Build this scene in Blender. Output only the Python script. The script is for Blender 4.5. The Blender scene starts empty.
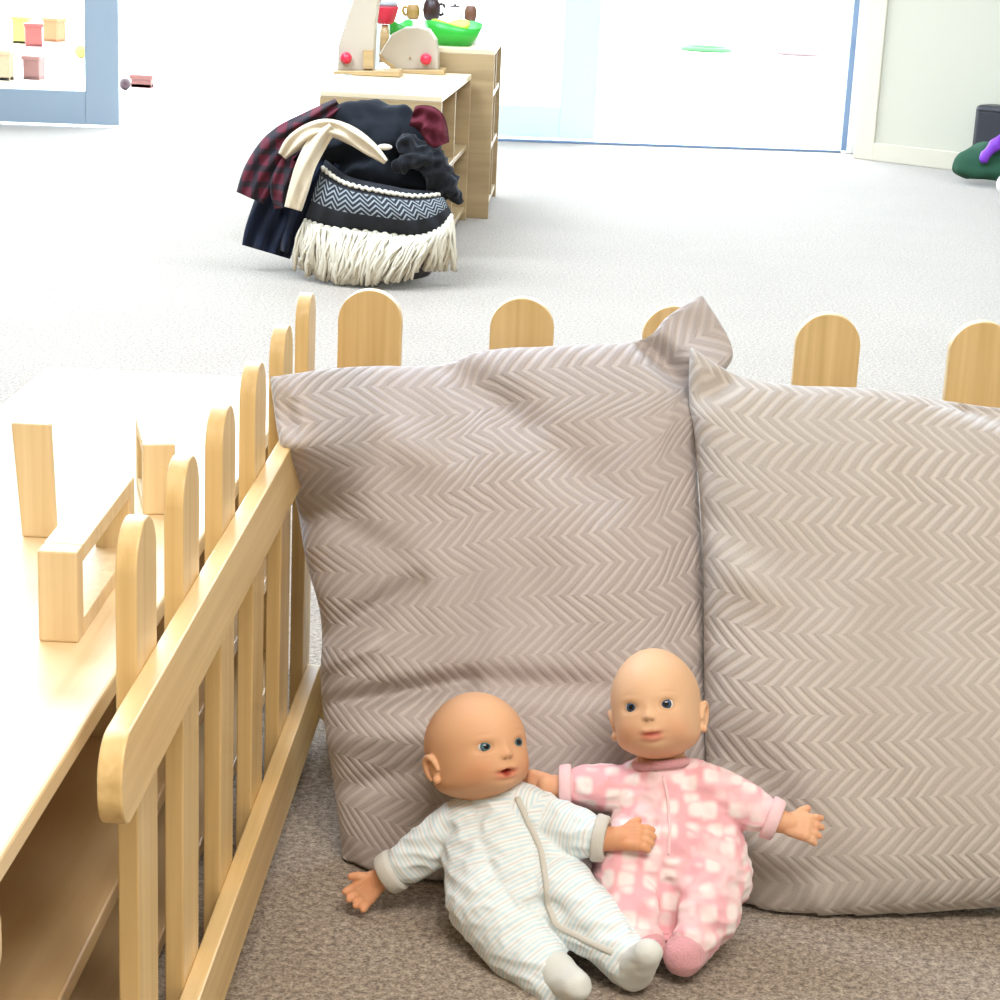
import bpy, bmesh, math, random
from mathutils import Vector, Matrix, noise
from mathutils.bvhtree import BVHTree
random.seed(7)
C = bpy.context.scene.collection
PI = math.pi

# ---------------------------------------------------------------- camera (standing where the photographer crouched)
F, CH, SL = 2000.0, 1.05, .046
vy = Vector((90, 580, -F)).normalized()
vz = Vector((SL, 1, (SL*90+580)/F)).normalized()
vx = vy.cross(vz)
M3 = Matrix((vx, vy, vz))                    # camera axes -> world
CAM = Vector((0, 0, CH))
def ray(px, py): return M3 @ Vector((px-500, 500-py, -F))
def onz(px, py, z=0): r = ray(px, py); return CAM + r*((z-CH)/r.z)
def ony(px, py, Y): r = ray(px, py); return CAM + r*(Y/r.y)
def onx(px, py, X): r = ray(px, py); return CAM + r*(X/r.x)
cd = bpy.data.cameras.new('camera'); cam = bpy.data.objects.new('camera', cd); C.objects.link(cam)
cam.matrix_world = Matrix.Translation(CAM) @ M3.to_4x4()
cd.lens = 72; cd.sensor_width = 36; cd.clip_start = .05; cd.clip_end = 200
bpy.context.scene.camera = cam

# ---------------------------------------------------------------- materials
def newmat(name):
    m = bpy.data.materials.new(name); m.use_nodes = True
    return m, m.node_tree.nodes, m.node_tree.links, m.node_tree.nodes['Principled BSDF']
def plain(name, col, rough=.6, spec=.5, bump=0, bscale=200, metal=0, sheen=0, var=0):
    m, N, L, P = newmat(name)
    P.inputs['Base Color'].default_value = (*col, 1); P.inputs['Roughness'].default_value = rough
    P.inputs['Specular IOR Level'].default_value = spec; P.inputs['Metallic'].default_value = metal
    P.inputs['Sheen Weight'].default_value = sheen
    tc = N.new('ShaderNodeTexCoord'); n = N.new('ShaderNodeTexNoise'); n.inputs['Scale'].default_value = bscale
    L.new(tc.outputs['Object'], n.inputs['Vector'])
    if var:
        mx = N.new('ShaderNodeMix'); mx.data_type = 'RGBA'
        mx.inputs[6].default_value = (*[c*(1-var) for c in col], 1); mx.inputs[7].default_value = (*[min(1, c*(1+var)) for c in col], 1)
        L.new(n.outputs['Fac'], mx.inputs[0]); L.new(mx.outputs[2], P.inputs['Base Color'])
    if bump:
        b = N.new('ShaderNodeBump'); b.inputs['Strength'].default_value = bump; b.inputs['Distance'].default_value = .002
        L.new(n.outputs['Fac'], b.inputs['Height']); L.new(b.outputs['Normal'], P.inputs['Normal'])
    return m
def wood(name, dark, light, axis='z', rough=.38, sc=60):
    m, N, L, P = newmat(name)
    tc = N.new('ShaderNodeTexCoord'); mp = N.new('ShaderNodeMapping')
    s = {'x': (1.6, sc, sc), 'y': (sc, 1.6, sc), 'z': (sc, sc, 1.6)}[axis]
    mp.inputs['Scale'].default_value = s
    L.new(tc.outputs['Object'], mp.inputs['Vector'])
    n = N.new('ShaderNodeTexNoise'); n.inputs['Scale'].default_value = 1.3; n.inputs['Detail'].default_value = 5; n.inputs['Distortion'].default_value = .5
    L.new(mp.outputs['Vector'], n.inputs['Vector'])
    cr = N.new('ShaderNodeValToRGB'); cr.color_ramp.elements[0].position = .3; cr.color_ramp.elements[1].position = .72
    cr.color_ramp.elements[0].color = (*dark, 1); cr.color_ramp.elements[1].color = (*light, 1)
    L.new(n.outputs['Fac'], cr.inputs['Fac'])
    k = N.new('ShaderNodeTexNoise'); k.inputs['Scale'].default_value = 5; L.new(tc.outputs['Object'], k.inputs['Vector'])
    mx = N.new('ShaderNodeMix'); mx.data_type = 'RGBA'; mx.blend_type = 'MULTIPLY'; mx.inputs[0].default_value = .25
    L.new(cr.outputs['Color'], mx.inputs[6]); L.new(k.outputs['Color'], mx.inputs[7]); 
    hs = N.new('ShaderNodeHueSaturation'); hs.inputs['Saturation'].default_value = 1.0; hs.inputs['Value'].default_value = 1.12
    L.new(mx.outputs[2], hs.inputs['Color'])
    mx.inputs[0].default_value = .0
    L.new(hs.outputs['Color'], P.inputs['Base Color'])
    b = N.new('ShaderNodeBump'); b.inputs['Strength'].default_value = .06; b.inputs['Distance'].default_value = .001
    L.new(n.outputs['Fac'], b.inputs['Height']); L.new(b.outputs['Normal'], P.inputs['Normal'])
    P.inputs['Roughness'].default_value = rough
    return m
BD, BL = (.56, .365, .145), (.69, .485, .225)
W_z = wood('birch_upright', BD, BL, 'z'); W_y = wood('birch_rail', BD, BL, 'y'); W_x = wood('birch_cross', BD, BL, 'x')
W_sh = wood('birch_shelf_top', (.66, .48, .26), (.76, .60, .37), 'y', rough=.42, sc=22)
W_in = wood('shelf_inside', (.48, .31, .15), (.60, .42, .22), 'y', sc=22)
W_blk = wood('block_maple', (.62, .45, .24), (.74, .58, .36), 'z', rough=.5)
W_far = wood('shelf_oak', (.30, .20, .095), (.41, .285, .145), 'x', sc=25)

def carpet():
    m, N, L, P = newmat('loop_carpet')
    tc = N.new('ShaderNodeTexCoord')
    n = N.new('ShaderNodeTexNoise'); n.inputs['Scale'].default_value = 330; n.inputs['Detail'].default_value = 3
    n2 = N.new('ShaderNodeTexNoise'); n2.inputs['Scale'].default_value = 130; n2.inputs['Detail'].default_value = 3
    n3 = N.new('ShaderNodeTexNoise'); n3.inputs['Scale'].default_value = 2.5; n3.inputs['Detail'].default_value = 4
    for q in (n, n2, n3): L.new(tc.outputs['Object'], q.inputs['Vector'])
    a = N.new('ShaderNodeMath'); a.operation = 'ADD'; L.new(n.outputs['Fac'], a.inputs[0]); L.new(n2.outputs['Fac'], a.inputs[1])
    h = N.new('ShaderNodeMath'); h.operation = 'MULTIPLY'; h.inputs[1].default_value = .5; L.new(a.outputs[0], h.inputs[0])
    cr = N.new('ShaderNodeValToRGB'); e = cr.color_ramp.elements
    e[0].position = .38; e[0].color = (.15, .115, .092, 1); e[1].position = .64; e[1].color = (.52, .43, .345, 1)
    x = e.new(.5); x.color = (.305, .245, .19, 1)
    L.new(h.outputs[0], cr.inputs['Fac'])
    mx = N.new('ShaderNodeMix'); mx.data_type = 'RGBA'; mx.blend_type = 'OVERLAY'; mx.inputs[0].default_value = .12
    L.new(cr.outputs['Color'], mx.inputs[6]); L.new(n3.outputs['Fac'], mx.inputs[7]); L.new(mx.outputs[2], P.inputs['Base Color'])
    b = N.new('ShaderNodeBump'); b.inputs['Strength'].default_value = .7; b.inputs['Distance'].default_value = .003
    L.new(h.outputs[0], b.inputs['Height']); L.new(b.outputs['Normal'], P.inputs['Normal'])
    P.inputs['Roughness'].default_value = .95; P.inputs['Specular IOR Level'].default_value = .15
    P.inputs['Sheen Weight'].default_value = .6; P.inputs['Sheen Roughness'].default_value = .35; P.inputs['Sheen Tint'].default_value = (.9, .95, 1, 1)
    return m
CARPET = carpet()

def chevron(name, lo, hi, p=.0148, band=.030, amp=.036):
    """pile fabric with raised zigzag ribs, laid out in fabric (uv) metres"""
    m, N, L, P = newmat(name)
    uv = N.new('ShaderNodeUVMap'); sp = N.new('ShaderNodeSeparateXYZ')
    wn = N.new('ShaderNodeTexNoise'); wn.inputs['Scale'].default_value = 9; L.new(uv.outputs['UV'], wn.inputs['Vector'])
    wm = N.new('ShaderNodeVectorMath'); wm.operation = 'SCALE'; wm.inputs['Scale'].default_value = .012; L.new(wn.outputs['Color'], wm.inputs[0])
    wa = N.new('ShaderNodeVectorMath'); wa.operation = 'ADD'; L.new(uv.outputs['UV'], wa.inputs[0]); L.new(wm.outputs[0], wa.inputs[1])
    L.new(wa.outputs[0], sp.inputs[0])
    def M(op, a, b=None):
        n = N.new('ShaderNodeMath'); n.operation = op
        for i, q in enumerate((a, b)):
            if q is None: continue
            if isinstance(q, (int, float)): n.inputs[i].default_value = q
            else: L.new(q, n.inputs[i])
        return n.outputs[0]
    pp = M('PINGPONG', sp.outputs['Y'], band)
    t = M('MULTIPLY', pp, amp/band)
    s = M('MULTIPLY', M('ADD', sp.outputs['X'], t), 1/p)
    tri = M('PINGPONG', s, .5)                                 # 0..0.5
    mr = N.new('ShaderNodeMapRange'); mr.interpolation_type = 'SMOOTHSTEP'
    mr.inputs['From Min'].default_value = .14; mr.inputs['From Max'].default_value = .44; L.new(tri, mr.inputs['Value'])
    lf = N.new('ShaderNodeTexNoise'); lf.inputs['Scale'].default_value = 5; lf.inputs['Detail'].default_value = 2; L.new(uv.outputs['UV'], lf.inputs['Vector'])
    lm = N.new('ShaderNodeMapRange'); lm.inputs['From Min'].default_value = .35; lm.inputs['From Max'].default_value = .6; lm.inputs['To Min'].default_value = .45; L.new(lf.outputs['Fac'], lm.inputs['Value'])
    h = M('MULTIPLY', mr.outputs['Result'], lm.outputs['Result'])
    fz = N.new('ShaderNodeTexNoise'); fz.inputs['Scale'].default_value = 700; L.new(uv.outputs['UV'], fz.inputs['Vector'])
    wv = N.new('ShaderNodeTexNoise'); wv.inputs['Scale'].default_value = 12; wv.inputs['Detail'].default_value = 3; L.new(uv.outputs['UV'], wv.inputs['Vector'])
    mx = N.new('ShaderNodeMix'); mx.data_type = 'RGBA'; mx.inputs[6].default_value = (*lo, 1); mx.inputs[7].default_value = (*hi, 1)
    fac = M('ADD', M('ADD', M('MULTIPLY', h, .72), M('MULTIPLY', wv.outputs['Fac'], .25)), M('MULTIPLY', M('SUBTRACT', fz.outputs['Fac'], .5), .9))
    L.new(fac, mx.inputs[0]); L.new(mx.outputs[2], P.inputs['Base Color'])
    hh = M('ADD', h, M('MULTIPLY', fz.outputs['Fac'], .25))
    b = N.new('ShaderNodeBump'); b.inputs['Strength'].default_value = .55; b.inputs['Distance'].default_value = .0024
    L.new(hh, b.inputs['Height']); L.new(b.outputs['Normal'], P.inputs['Normal'])
    P.inputs['Roughness'].default_value = .85; P.inputs['Specular IOR Level'].default_value = .2
    P.inputs['Sheen Weight'].default_value = .35; P.inputs['Sheen Roughness'].default_value = .4
    return m
PIL_L = chevron('chevron_plush', (.43, .37, .35), (.61, .54, .51))
PIL_R = chevron('chevron_plush_pale', (.44, .385, .345), (.63, .565, .51), p=.0165, band=.0285, amp=.031)

# ---------------------------------------------------------------- object helpers
def tag(o, label=None, cat=None, group=None, kind=None):
    if label: o['label'] = label
    if cat: o['category'] = cat
    if group: o['group'] = group
    if kind: o['kind'] = kind
    return o
def empty(name, loc=(0, 0, 0), rz=0, label=None, cat=None, group=None):
    o = bpy.data.objects.new(name, None); C.objects.link(o); o.empty_display_size = .05
    o.location = loc; o.rotation_euler.z = rz
    return tag(o, label, cat, group)
def mesh_obj(name, me, mat, parent=None, smooth=False, world=True):
    o = bpy.data.objects.new(name, me); C.objects.link(o)
    if mat is not None:
        me.materials.clear(); me.materials.append(mat)
    if smooth:
        for p in me.polygons: p.use_smooth = True
    if parent is not None:
        o.parent = parent
        if world:
            bpy.context.view_layer.update()
            o.matrix_parent_inverse = parent.matrix_world.inverted()
    return o
def obj(name, bm, mat, parent=None, smooth=False, world=True):
    bmesh.ops.recalc_face_normals(bm, faces=bm.faces)
    me = bpy.data.meshes.new(name); bm.to_mesh(me); bm.free()
    return mesh_obj(name, me, mat, parent, smooth, world)
def add_box(bm, lo, hi, bev=0, mat=Matrix.Identity(4)):
    t = bmesh.new()
    r = bmesh.ops.create_cube(t, size=1)
    for v in t.verts: v.co = Vector([lo[i]+(v.co[i]+.5)*(hi[i]-lo[i]) for i in range(3)])
    if bev: bmesh.ops.bevel(t, geom=t.edges[:], offset=bev, segments=2, affect='EDGES', profile=.5)
    t.transform(mat); merge(bm, t)
def merge(bm, t):
    me = bpy.data.meshes.new('t'); t.to_mesh(me); t.free(); bm.from_mesh(me); bpy.data.meshes.remove(me)
def box(name, lo, hi, mat, parent=None, bev=0, world=True):
    bm = bmesh.new(); add_box(bm, lo, hi, bev); return obj(name, bm, mat, parent, world=world)
def prism(pts, h, bev=.0015):
    """outline in local xy, extruded along z from 0 to h"""
    bm = bmesh.new(); vs = [bm.verts.new((x, y, 0)) for x, y in pts]; f = bm.faces.new(vs)
    r = bmesh.ops.extrude_face_region(bm, geom=[f])
    bmesh.ops.translate(bm, verts=[v for v in r['geom'] if isinstance(v, bmesh.types.BMVert)], vec=(0, 0, h))
    if bev:
        es = [e for e in bm.edges if abs(e.verts[0].co.z-e.verts[1].co.z) < 1e-6]
        bmesh.ops.bevel(bm, geom=es, offset=bev, segments=2, affect='EDGES', profile=.5)
    bmesh.ops.recalc_face_normals(bm, faces=bm.faces)
    return bm
def frame_m(o, xa, ya, za):
    return Matrix.Translation(o) @ Matrix((xa, ya, za)).transposed().to_4x4()
def perp(d):
    d = d.normalized(); a = Vector((0, 0, 1)) if abs(d.z) < .8 else Vector((1, 0, 0))
    x = d.cross(a).normalized(); return x, d.cross(x).normalized(), d
def add_cap(bm, p0, r0, p1, r1, seg=20, flat=None):
    """tapered capsule, closed"""
    p0, p1 = Vector(p0), Vector(p1); d = p1-p0; L = d.length
    x, y, z = perp(d) if L > 1e-6 else (Vector((1, 0, 0)), Vector((0, 1, 0)), Vector((0, 0, 1)))
    rings = []
    K = 6
    for k in range(1, K+1):
        a = -PI/2 + PI/2*k/K; rings.append((r0*math.sin(a), r0*math.cos(a)))
    for k in range(0, K):
        a = PI/2*k/K; rings.append((L+r1*math.sin(a), r1*math.cos(a)))
    vs = []
    for h, r in rings:
        vs.append([bm.verts.new(p0+z*h+x*(r*math.cos(2*PI*j/seg))+y*(r*math.sin(2*PI*j/seg))) for j in range(seg)])
    b = bm.verts.new(p0-z*r0); t = bm.verts.new(p1+z*r1)
    for j in range(seg):
        j2 = (j+1) % seg
        bm.faces.new((b, vs[0][j2], vs[0][j])); bm.faces.new((t, vs[-1][j], vs[-1][j2]))
        for k in range(len(vs)-1): bm.faces.new((vs[k][j], vs[k][j2], vs[k+1][j2], vs[k+1][j]))
def add_ell(bm, c, r, mat=Matrix.Identity(4), sub=3, fn=None):
    t = bmesh.new(); bmesh.ops.create_icosphere(t, subdivisions=sub, radius=1)
    for v in t.verts: v.co = Vector((v.co.x*r[0], v.co.y*r[1], v.co.z*r[2]))
    t.transform(Matrix.Translation(c) @ mat if not isinstance(mat, Matrix) or mat != Matrix.Identity(4) else Matrix.Translation(c))
    merge(bm, t)
def add_tube(bm, pts, r, seg=8, taper=None, closed=True):
    pts = [Vector(p) for p in pts]; rings = []; px = None
    for i, p in enumerate(pts):
        d = (pts[min(i+1, len(pts)-1)]-pts[max(i-1, 0)])
        if px is None: x, y, z = perp(d)
        else:
            z = d.normalized(); x = (px-z*px.dot(z)).normalized(); y = z.cross(x)
        px = x
        rr = r if taper is None else r*taper[i]
        rings.append([bm.verts.new(p+x*rr*math.cos(2*PI*j/seg)+y*rr*math.sin(2*PI*j/seg)) for j in range(seg)])
    for a, b in zip(rings, rings[1:]):
        for j in range(seg): bm.faces.new((a[j], a[(j+1) % seg], b[(j+1) % seg], b[j]))
    if closed: bm.faces.new(rings[0][::-1]); bm.faces.new(rings[-1])
def add_lathe(bm, prof, seg=28, mat=Matrix.Identity(4)):
    rings = []
    for r, z in prof:
        rings.append([bm.verts.new(mat @ Vector((max(r, 1e-4)*math.cos(2*PI*j/seg), max(r, 1e-4)*math.sin(2*PI*j/seg), z))) for j in range(seg)])
    for a, b in zip(rings, rings[1:]):
        for j in range(seg): bm.faces.new((a[j], a[(j+1) % seg], b[(j+1) % seg], b[j]))
    bm.faces.new(rings[0][::-1]); bm.faces.new(rings[-1])
def fuse(bm, voxel, smooth=4, fac=.5):
    """one continuous skin round the overlapping closed shapes"""
    bmesh.ops.recalc_face_normals(bm, faces=bm.faces)
    me = bpy.data.meshes.new('tmp'); bm.to_mesh(me); bm.free()
    o = bpy.data.objects.new('tmp', me); C.objects.link(o)
    r = o.modifiers.new('r', 'REMESH'); r.mode = 'VOXEL'; r.voxel_size = voxel; r.use_smooth_shade = True
    if smooth:
        s = o.modifiers.new('s', 'SMOOTH'); s.factor = fac; s.iterations = smooth
    dg = bpy.context.evaluated_depsgraph_get(); dg.update()
    out = bpy.data.meshes.new_from_object(o.evaluated_get(dg))
    bpy.data.objects.remove(o); bpy.data.meshes.remove(me)
    for p in out.polygons: p.use_smooth = True
    return out
def N3(p, s, seed=0): return noise.noise(Vector(p)*s+Vector((seed*7.3, seed*3.1, seed*5.7)))
def seg_d(p, a, b):
    """distance of 2D/3D p to segment ab"""
    ab = b-a; t = max(0, min(1, (p-a).dot(ab)/ab.dot(ab))); return (p-(a+ab*t)).length, t

# ================================================================= SETTING
wallpaint = plain('wall_paint', (.58, .56, .46), .8)
white = plain('white_paint', (.82, .82, .80), .6)
cream = plain('cream_trim', (.66, .61, .49), .6)
frame_blue = plain('grey_blue_aluminium', (.30, .37, .44), .45)
pale_frame = plain('pale_aluminium', (.66, .79, .85), .45)
A0 = Vector((-2.46, 9.53, 0)); AD = Vector((math.cos(.138), math.sin(.138), 0)); AN = Vector((-AD.y, AD.x, 0))
RB = frame_m(A0, AD, AN, Vector((0, 0, 1)))            # local: x along the door wall, y outward
def sx(X): return (X-A0.x)/AD.x
def struct(name, bm, m, smooth=False):
    o = obj(name, bm, m); o['kind'] = 'structure'; return o
bm = bmesh.new()
pl = [(-4.6, -2), (3.2, -2), (3.2, A0.y+(3.2-A0.x)*.1389), (-4.6, A0.y+(-4.6-A0.x)*.1389)]
v = [bm.verts.new((x, y, 0)) for x, y in pl]; v2 = [bm.verts.new((x, y, -.1)) for x, y in pl]
bm.faces.new(v); bm.faces.new(v2[::-1])
for i in range(4): bm.faces.new((v[i], v2[i], v2[(i+1) % 4], v[(i+1) % 4]))
struct('floor', bm, CARPET)
patio = plain('pale_patio_paving', (.74, .74, .72), .8, bump=.3, bscale=40)
bm = bmesh.new(); add_box(bm, (-25, .02, -.12), (30, 45, -.012), 0, RB); struct('ground', bm, patio)
bm = bmesh.new(); add_box(bm, (-4.6, -2, 2.7), (3.2, 10.6, 2.8)); struct('ceiling', bm, white)
bm = bmesh.new(); add_box(bm, (-4.7, -2, 0), (-4.6, 9.3, 2.7)); struct('wall_left', bm, wallpaint)
bm = bmesh.new(); add_box(bm, (-4.7, -2.1, 0), (3.3, -2, 2.7)); struct('wall_behind', bm, wallpaint)
bm = bmesh.new(); add_box(bm, (3.2, -2, 0), (3.3, 10.5, 2.7)); struct('wall_right', bm, wallpaint)
bm = bmesh.new(); add_box(bm, (-2.1, 0, 2.35), (sx(3.2), .14, 2.7), 0, RB); add_box(bm, (-2.1, 0, 0), (-1.35, .14, 2.35), 0, RB)
add_box(bm, (sx(1.43), 0, 0), (sx(3.2), .14, 2.35), 0, RB)
struct('wall_back', bm, wallpaint)
# angled wall panel to the right of the doors
p0 = Vector((1.34, 9.835, 0)); d0 = d = Vector((.42, -.305, 0)).normalized(); n = Vector((d.y, -d.x, 0))*-1
RW = frame_m(p0, d, Vector((-d.y, d.x, 0)), Vector((0, 0, 1)))
bm = bmesh.new(); add_box(bm, (.10, 0, 0), (2.1, .10, 2.7), 0, RW); struct('wall_side', bm, wallpaint)
bm = bmesh.new(); add_box(bm, (0, -.012, 0), (.105, .12, 2.35), .004, RW); struct('trim_1', bm, cream)
bm = bmesh.new(); add_box(bm, (.105, -.014, 0), (2.1, 0, .085), .003, RW); struct('baseboard_right', bm, cream)
bm = bmesh.new(); add_box(bm, (sx(1.325), -.03, 0), (sx(1.385), .10, 2.35), .003, RB); struct('trim_2', bm, white)
# glazing
def glassmat():
    m = bpy.data.materials.new('door_glass'); m.use_nodes = True; N = m.node_tree.nodes; L = m.node_tree.links
    for q in list(N):
        if q.type == 'BSDF_PRINCIPLED': N.remove(q)
    t = N.new('ShaderNodeBsdfTransparent'); g = N.new('ShaderNodeBsdfGlossy'); g.inputs['Roughness'].default_value = .02
    t.inputs['Color'].default_value = (.95, .98, .97, 1)
    fr = N.new('ShaderNodeFresnel'); fr.inputs['IOR'].default_value = 1.45
    x = N.new('ShaderNodeMixShader'); L.new(fr.outputs[0], x.inputs[0]); L.new(t.outputs[0], x.inputs[1]); L.new(g.outputs[0], x.inputs[2])
    L.new(x.outputs[0], N['Material Output'].inputs['Surface']); return m
GLASS = glassmat()
def leaf(name, x0, x1, m, sw, zb, rail, off=0.03):
    r = empty(name, RB @ Vector((x0, off, 0)), math.atan2(AD.y, AD.x)); r['kind'] = 'structure'
    w = x1-x0
    bm = bmesh.new()
    add_box(bm, (0, 0, zb), (sw, .05, 2.33), .004); add_box(bm, (w-sw, 0, zb), (w, .05, 2.33), .004)
    add_box(bm, (sw, 0.002, zb), (w-sw, .048, zb+rail), .003); add_box(bm, (sw, 0.002, 2.2), (w-sw, .048, 2.33), .003)
    fo = obj('door_frame', bm, m, r, world=False)
    bm = bmesh.new(); add_box(bm, (sw-.004, .021, zb+rail-.004), (w-sw+.004, .029, 2.204)); obj('glass_pane', bm, GLASS, r, world=False)
    bm = bmesh.new(); add_box(bm, (w-sw*.5-.012, -.05, .95), (w-sw*.5+.012, -.03, 1.25), .004); add_box(bm, (w-sw*.5-.008, -.04, .98), (w-sw*.5+.008, 0, 1.0)); add_box(bm, (w-sw*.5-.008, -.04, 1.2), (w-sw*.5+.008, 0, 1.22))
    obj('door_handle', bm, pale_frame, fo, world=False)
    return r
leaf('door_1', sx(-3.63), sx(-2.185), frame_blue, .158, .012, .155, off=-.02)
leaf('door_2', sx(-1.135), sx(.083), pale_frame, .175, .02, .15)
bm = bmesh.new(); add_box(bm, (sx(-.42), -.012, 0), (sx(1.30), .02, .012), .002, RB); add_box(bm, (sx(1.298), -.01, .012), (sx(1.325), .06, 2.33), .002, RB)
struct('trim_3', bm, plain('blue_grey_threshold', (.16, .24, .38), .4))

# ================================================================= PLAYPEN FENCES
def stadium(w, h, n=44):
    r = w/2; pts = [(-r, 0), (r, 0)]
    pts += [(r*math.cos(PI*k/n), h-r+r*math.sin(PI*k/n)) for k in range(n+1)]
    return pts
def rail_pts(L, h, r=.026, n=24):
    pts = []
    for cx, cy, a0 in ((r, r, PI), (L-r, r, 1.5*PI), (L-r, h-r, 0), (r, h-r, .5*PI)):
        for k in range(n+1):
            a = a0+.5*PI*k/n; pts.append((cx+r*math.cos(a), cy+r*math.sin(a)))
    return pts
side = empty('picket_fence_panel', (-.327, 1.30, 0), 0, 'birch picket fence panel running away from the camera beside the low shelf unit', 'fence', 'birch play fence panels')
for y0 in (1.400, 1.578, 1.762, 1.950, 2.145, 2.345):
    bm = prism(stadium(.072 if y0 < 2.3 else .066, .602), .0165)
    M = frame_m(Vector((-.3265, y0+.036, 0)), Vector((0, 1, 0)), Vector((0, 0, 1)), Vector((1, 0, 0))); bm.transform(M)
    obj('picket', bm, W_z, side)
for z0, h in ((.418, .070), (.045, .076)):
    bm = prism(rail_pts(1.143, h, .03), .018)
    bm.transform(frame_m(Vector((-.310, 1.268, z0)), Vector((0, 1, 0)), Vector((0, 0, 1)), Vector((1, 0, 0))))
    obj('rail', bm, W_y, side)
back = empty('picket_fence_panel', (.3, 2.43, 0), 0, 'birch picket fence panel standing behind the two big cushions, only rounded picket tops showing', 'fence', 'birch play fence panels')
for k in range(7):
    X = -.244+.1878*k
    bm = prism(stadium(.079, .602), .018)
    bm.transform(frame_m(Vector((X, 2.438, 0)), Vector((1, 0, 0)), Vector((0, 0, 1)), Vector((0, -1, 0)))); obj('picket', bm, W_z, back)
for z0, h in ((.401, .069), (.028, .074)):
    bm = prism(rail_pts(1.27, h, .03), .018)
    bm.transform(frame_m(Vector((-.298, 2.4195, z0)), Vector((1, 0, 0)), Vector((0, 0, 1)), Vector((0, -1, 0)))); obj('rail', bm, W_x, back)

# ================================================================= LOW SHELF UNIT on the left, with blocks
TH = .42
unit = empty('low_shelf_unit', (-.54, 1.9, 0), 0, 'low open birch shelf unit with a sunlit pale top, outside the fence on the left', 'shelf unit')
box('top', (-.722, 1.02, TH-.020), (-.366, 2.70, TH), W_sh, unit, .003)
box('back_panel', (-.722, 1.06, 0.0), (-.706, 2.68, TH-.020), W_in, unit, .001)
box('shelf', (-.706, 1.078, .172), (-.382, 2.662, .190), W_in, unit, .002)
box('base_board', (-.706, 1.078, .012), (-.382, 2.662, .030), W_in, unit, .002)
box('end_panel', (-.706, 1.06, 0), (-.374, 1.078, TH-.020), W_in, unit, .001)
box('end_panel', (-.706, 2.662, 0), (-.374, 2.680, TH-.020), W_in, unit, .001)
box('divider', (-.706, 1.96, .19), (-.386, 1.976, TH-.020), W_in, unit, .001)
bm = prism(rail_pts(.15, .055, .020), .014)
bm.transform(frame_m(Vector((-.376, 1.060, .343)), Vector((0, 1, 0)), Vector((0, 0, 1)), Vector((1, 0, 0))))
obj('corner_bracket', bm, W_blk, unit)

def hollow_block(name, loc, rz, L, w, h, t, label, group):
    """hollow wooden block: end blocks, top and bottom board, open sides"""
    r = empty(name, loc, rz, label, 'toy block', group)
    for y0 in (0, L-t*1.5): box('end_board', (-w/2, y0, 0), (w/2, y0+t*1.5, h), W_blk, r, .002, world=False)
    box('top_board', (-w/2, t*1.5, h-t), (w/2, L-t*1.5, h), W_blk, r, .001, world=False)
    box('bottom_board', (-w/2, t*1.5, 0), (w/2, L-t*1.5, t), W_blk, r, .001, world=False)
    return r
a = onz(39, 640, TH); b = onz(78, 645, TH); c = (a+b)/2
hollow_block('hollow_block', (c.x, c.y, TH), math.radians(1), .25, .035, .084, .016, 'long hollow wooden block nearest the camera on the shelf unit top, open along its side', 'wooden unit blocks on the shelf unit')
a = onz(149, 520, TH); b = onz(174, 520, TH)
hollow_block('hollow_block', ((a.x+b.x)/2-.006, a.y+.02, TH), math.radians(16), .12, .034, .078, .013, 'short hollow wooden block behind the nearest hollow block, beside the second picket', 'wooden unit blocks on the shelf unit')
a = onz(22, 537, TH); b = onz(57, 537, TH)
bm = bmesh.new(); w = (b-a).length
add_box(bm, (-w/2, 0, 0), (w/2, .013, .120), .002)
for v in bm.verts: v.co.x = v.co.x*(1+.12*v.co.z/.12) - v.co.z*.055
ob = obj('wooden_block', bm, W_blk); ob.location = ((a.x+b.x)/2, a.y, TH)
tag(ob, 'upright flat wooden block standing alone near the left edge of the shelf unit top', 'toy block', 'wooden unit blocks on the shelf unit')

# ================================================================= CUSHIONS
def coons(px, plane, nu, nv):
    """px: four edge polylines (bottom L>R, top L>R, left B>T, right B>T) -> function u,v -> point on the leaning plane"""
    def samp(poly):
        P = [Vector(q) for q in poly]; ls = [0]
        for a, b in zip(P, P[1:]): ls.append(ls[-1]+(b-a).length)
        def f(t):
            s = t*ls[-1]
            for i in range(len(P)-1):
                if s <= ls[i+1]+1e-9:
                    k = (s-ls[i])/(ls[i+1]-ls[i]); 
                    a, b = P[i], P[i+1]; p_, n_ = P[max(0, i-1)], P[min(len(P)-1, i+2)]
                    # catmull-rom
                    return .5*((2*a)+(-p_+b)*k+(2*p_-5*a+4*b-n_)*k*k+(-p_+3*a-3*b+n_)*k**3)
            return P[-1]
        return f
    B, T, L, R = map(samp, px)
    c00, c10, c01, c11 = B(0), B(1), T(0), T(1)
    def g(u, v):
        q = (1-v)*B(u)+v*T(u)+(1-u)*L(v)+u*R(v)-((1-u)*(1-v)*c00+u*(1-v)*c10+(1-u)*v*c01+u*v*c11)
        return q
    return g
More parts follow.
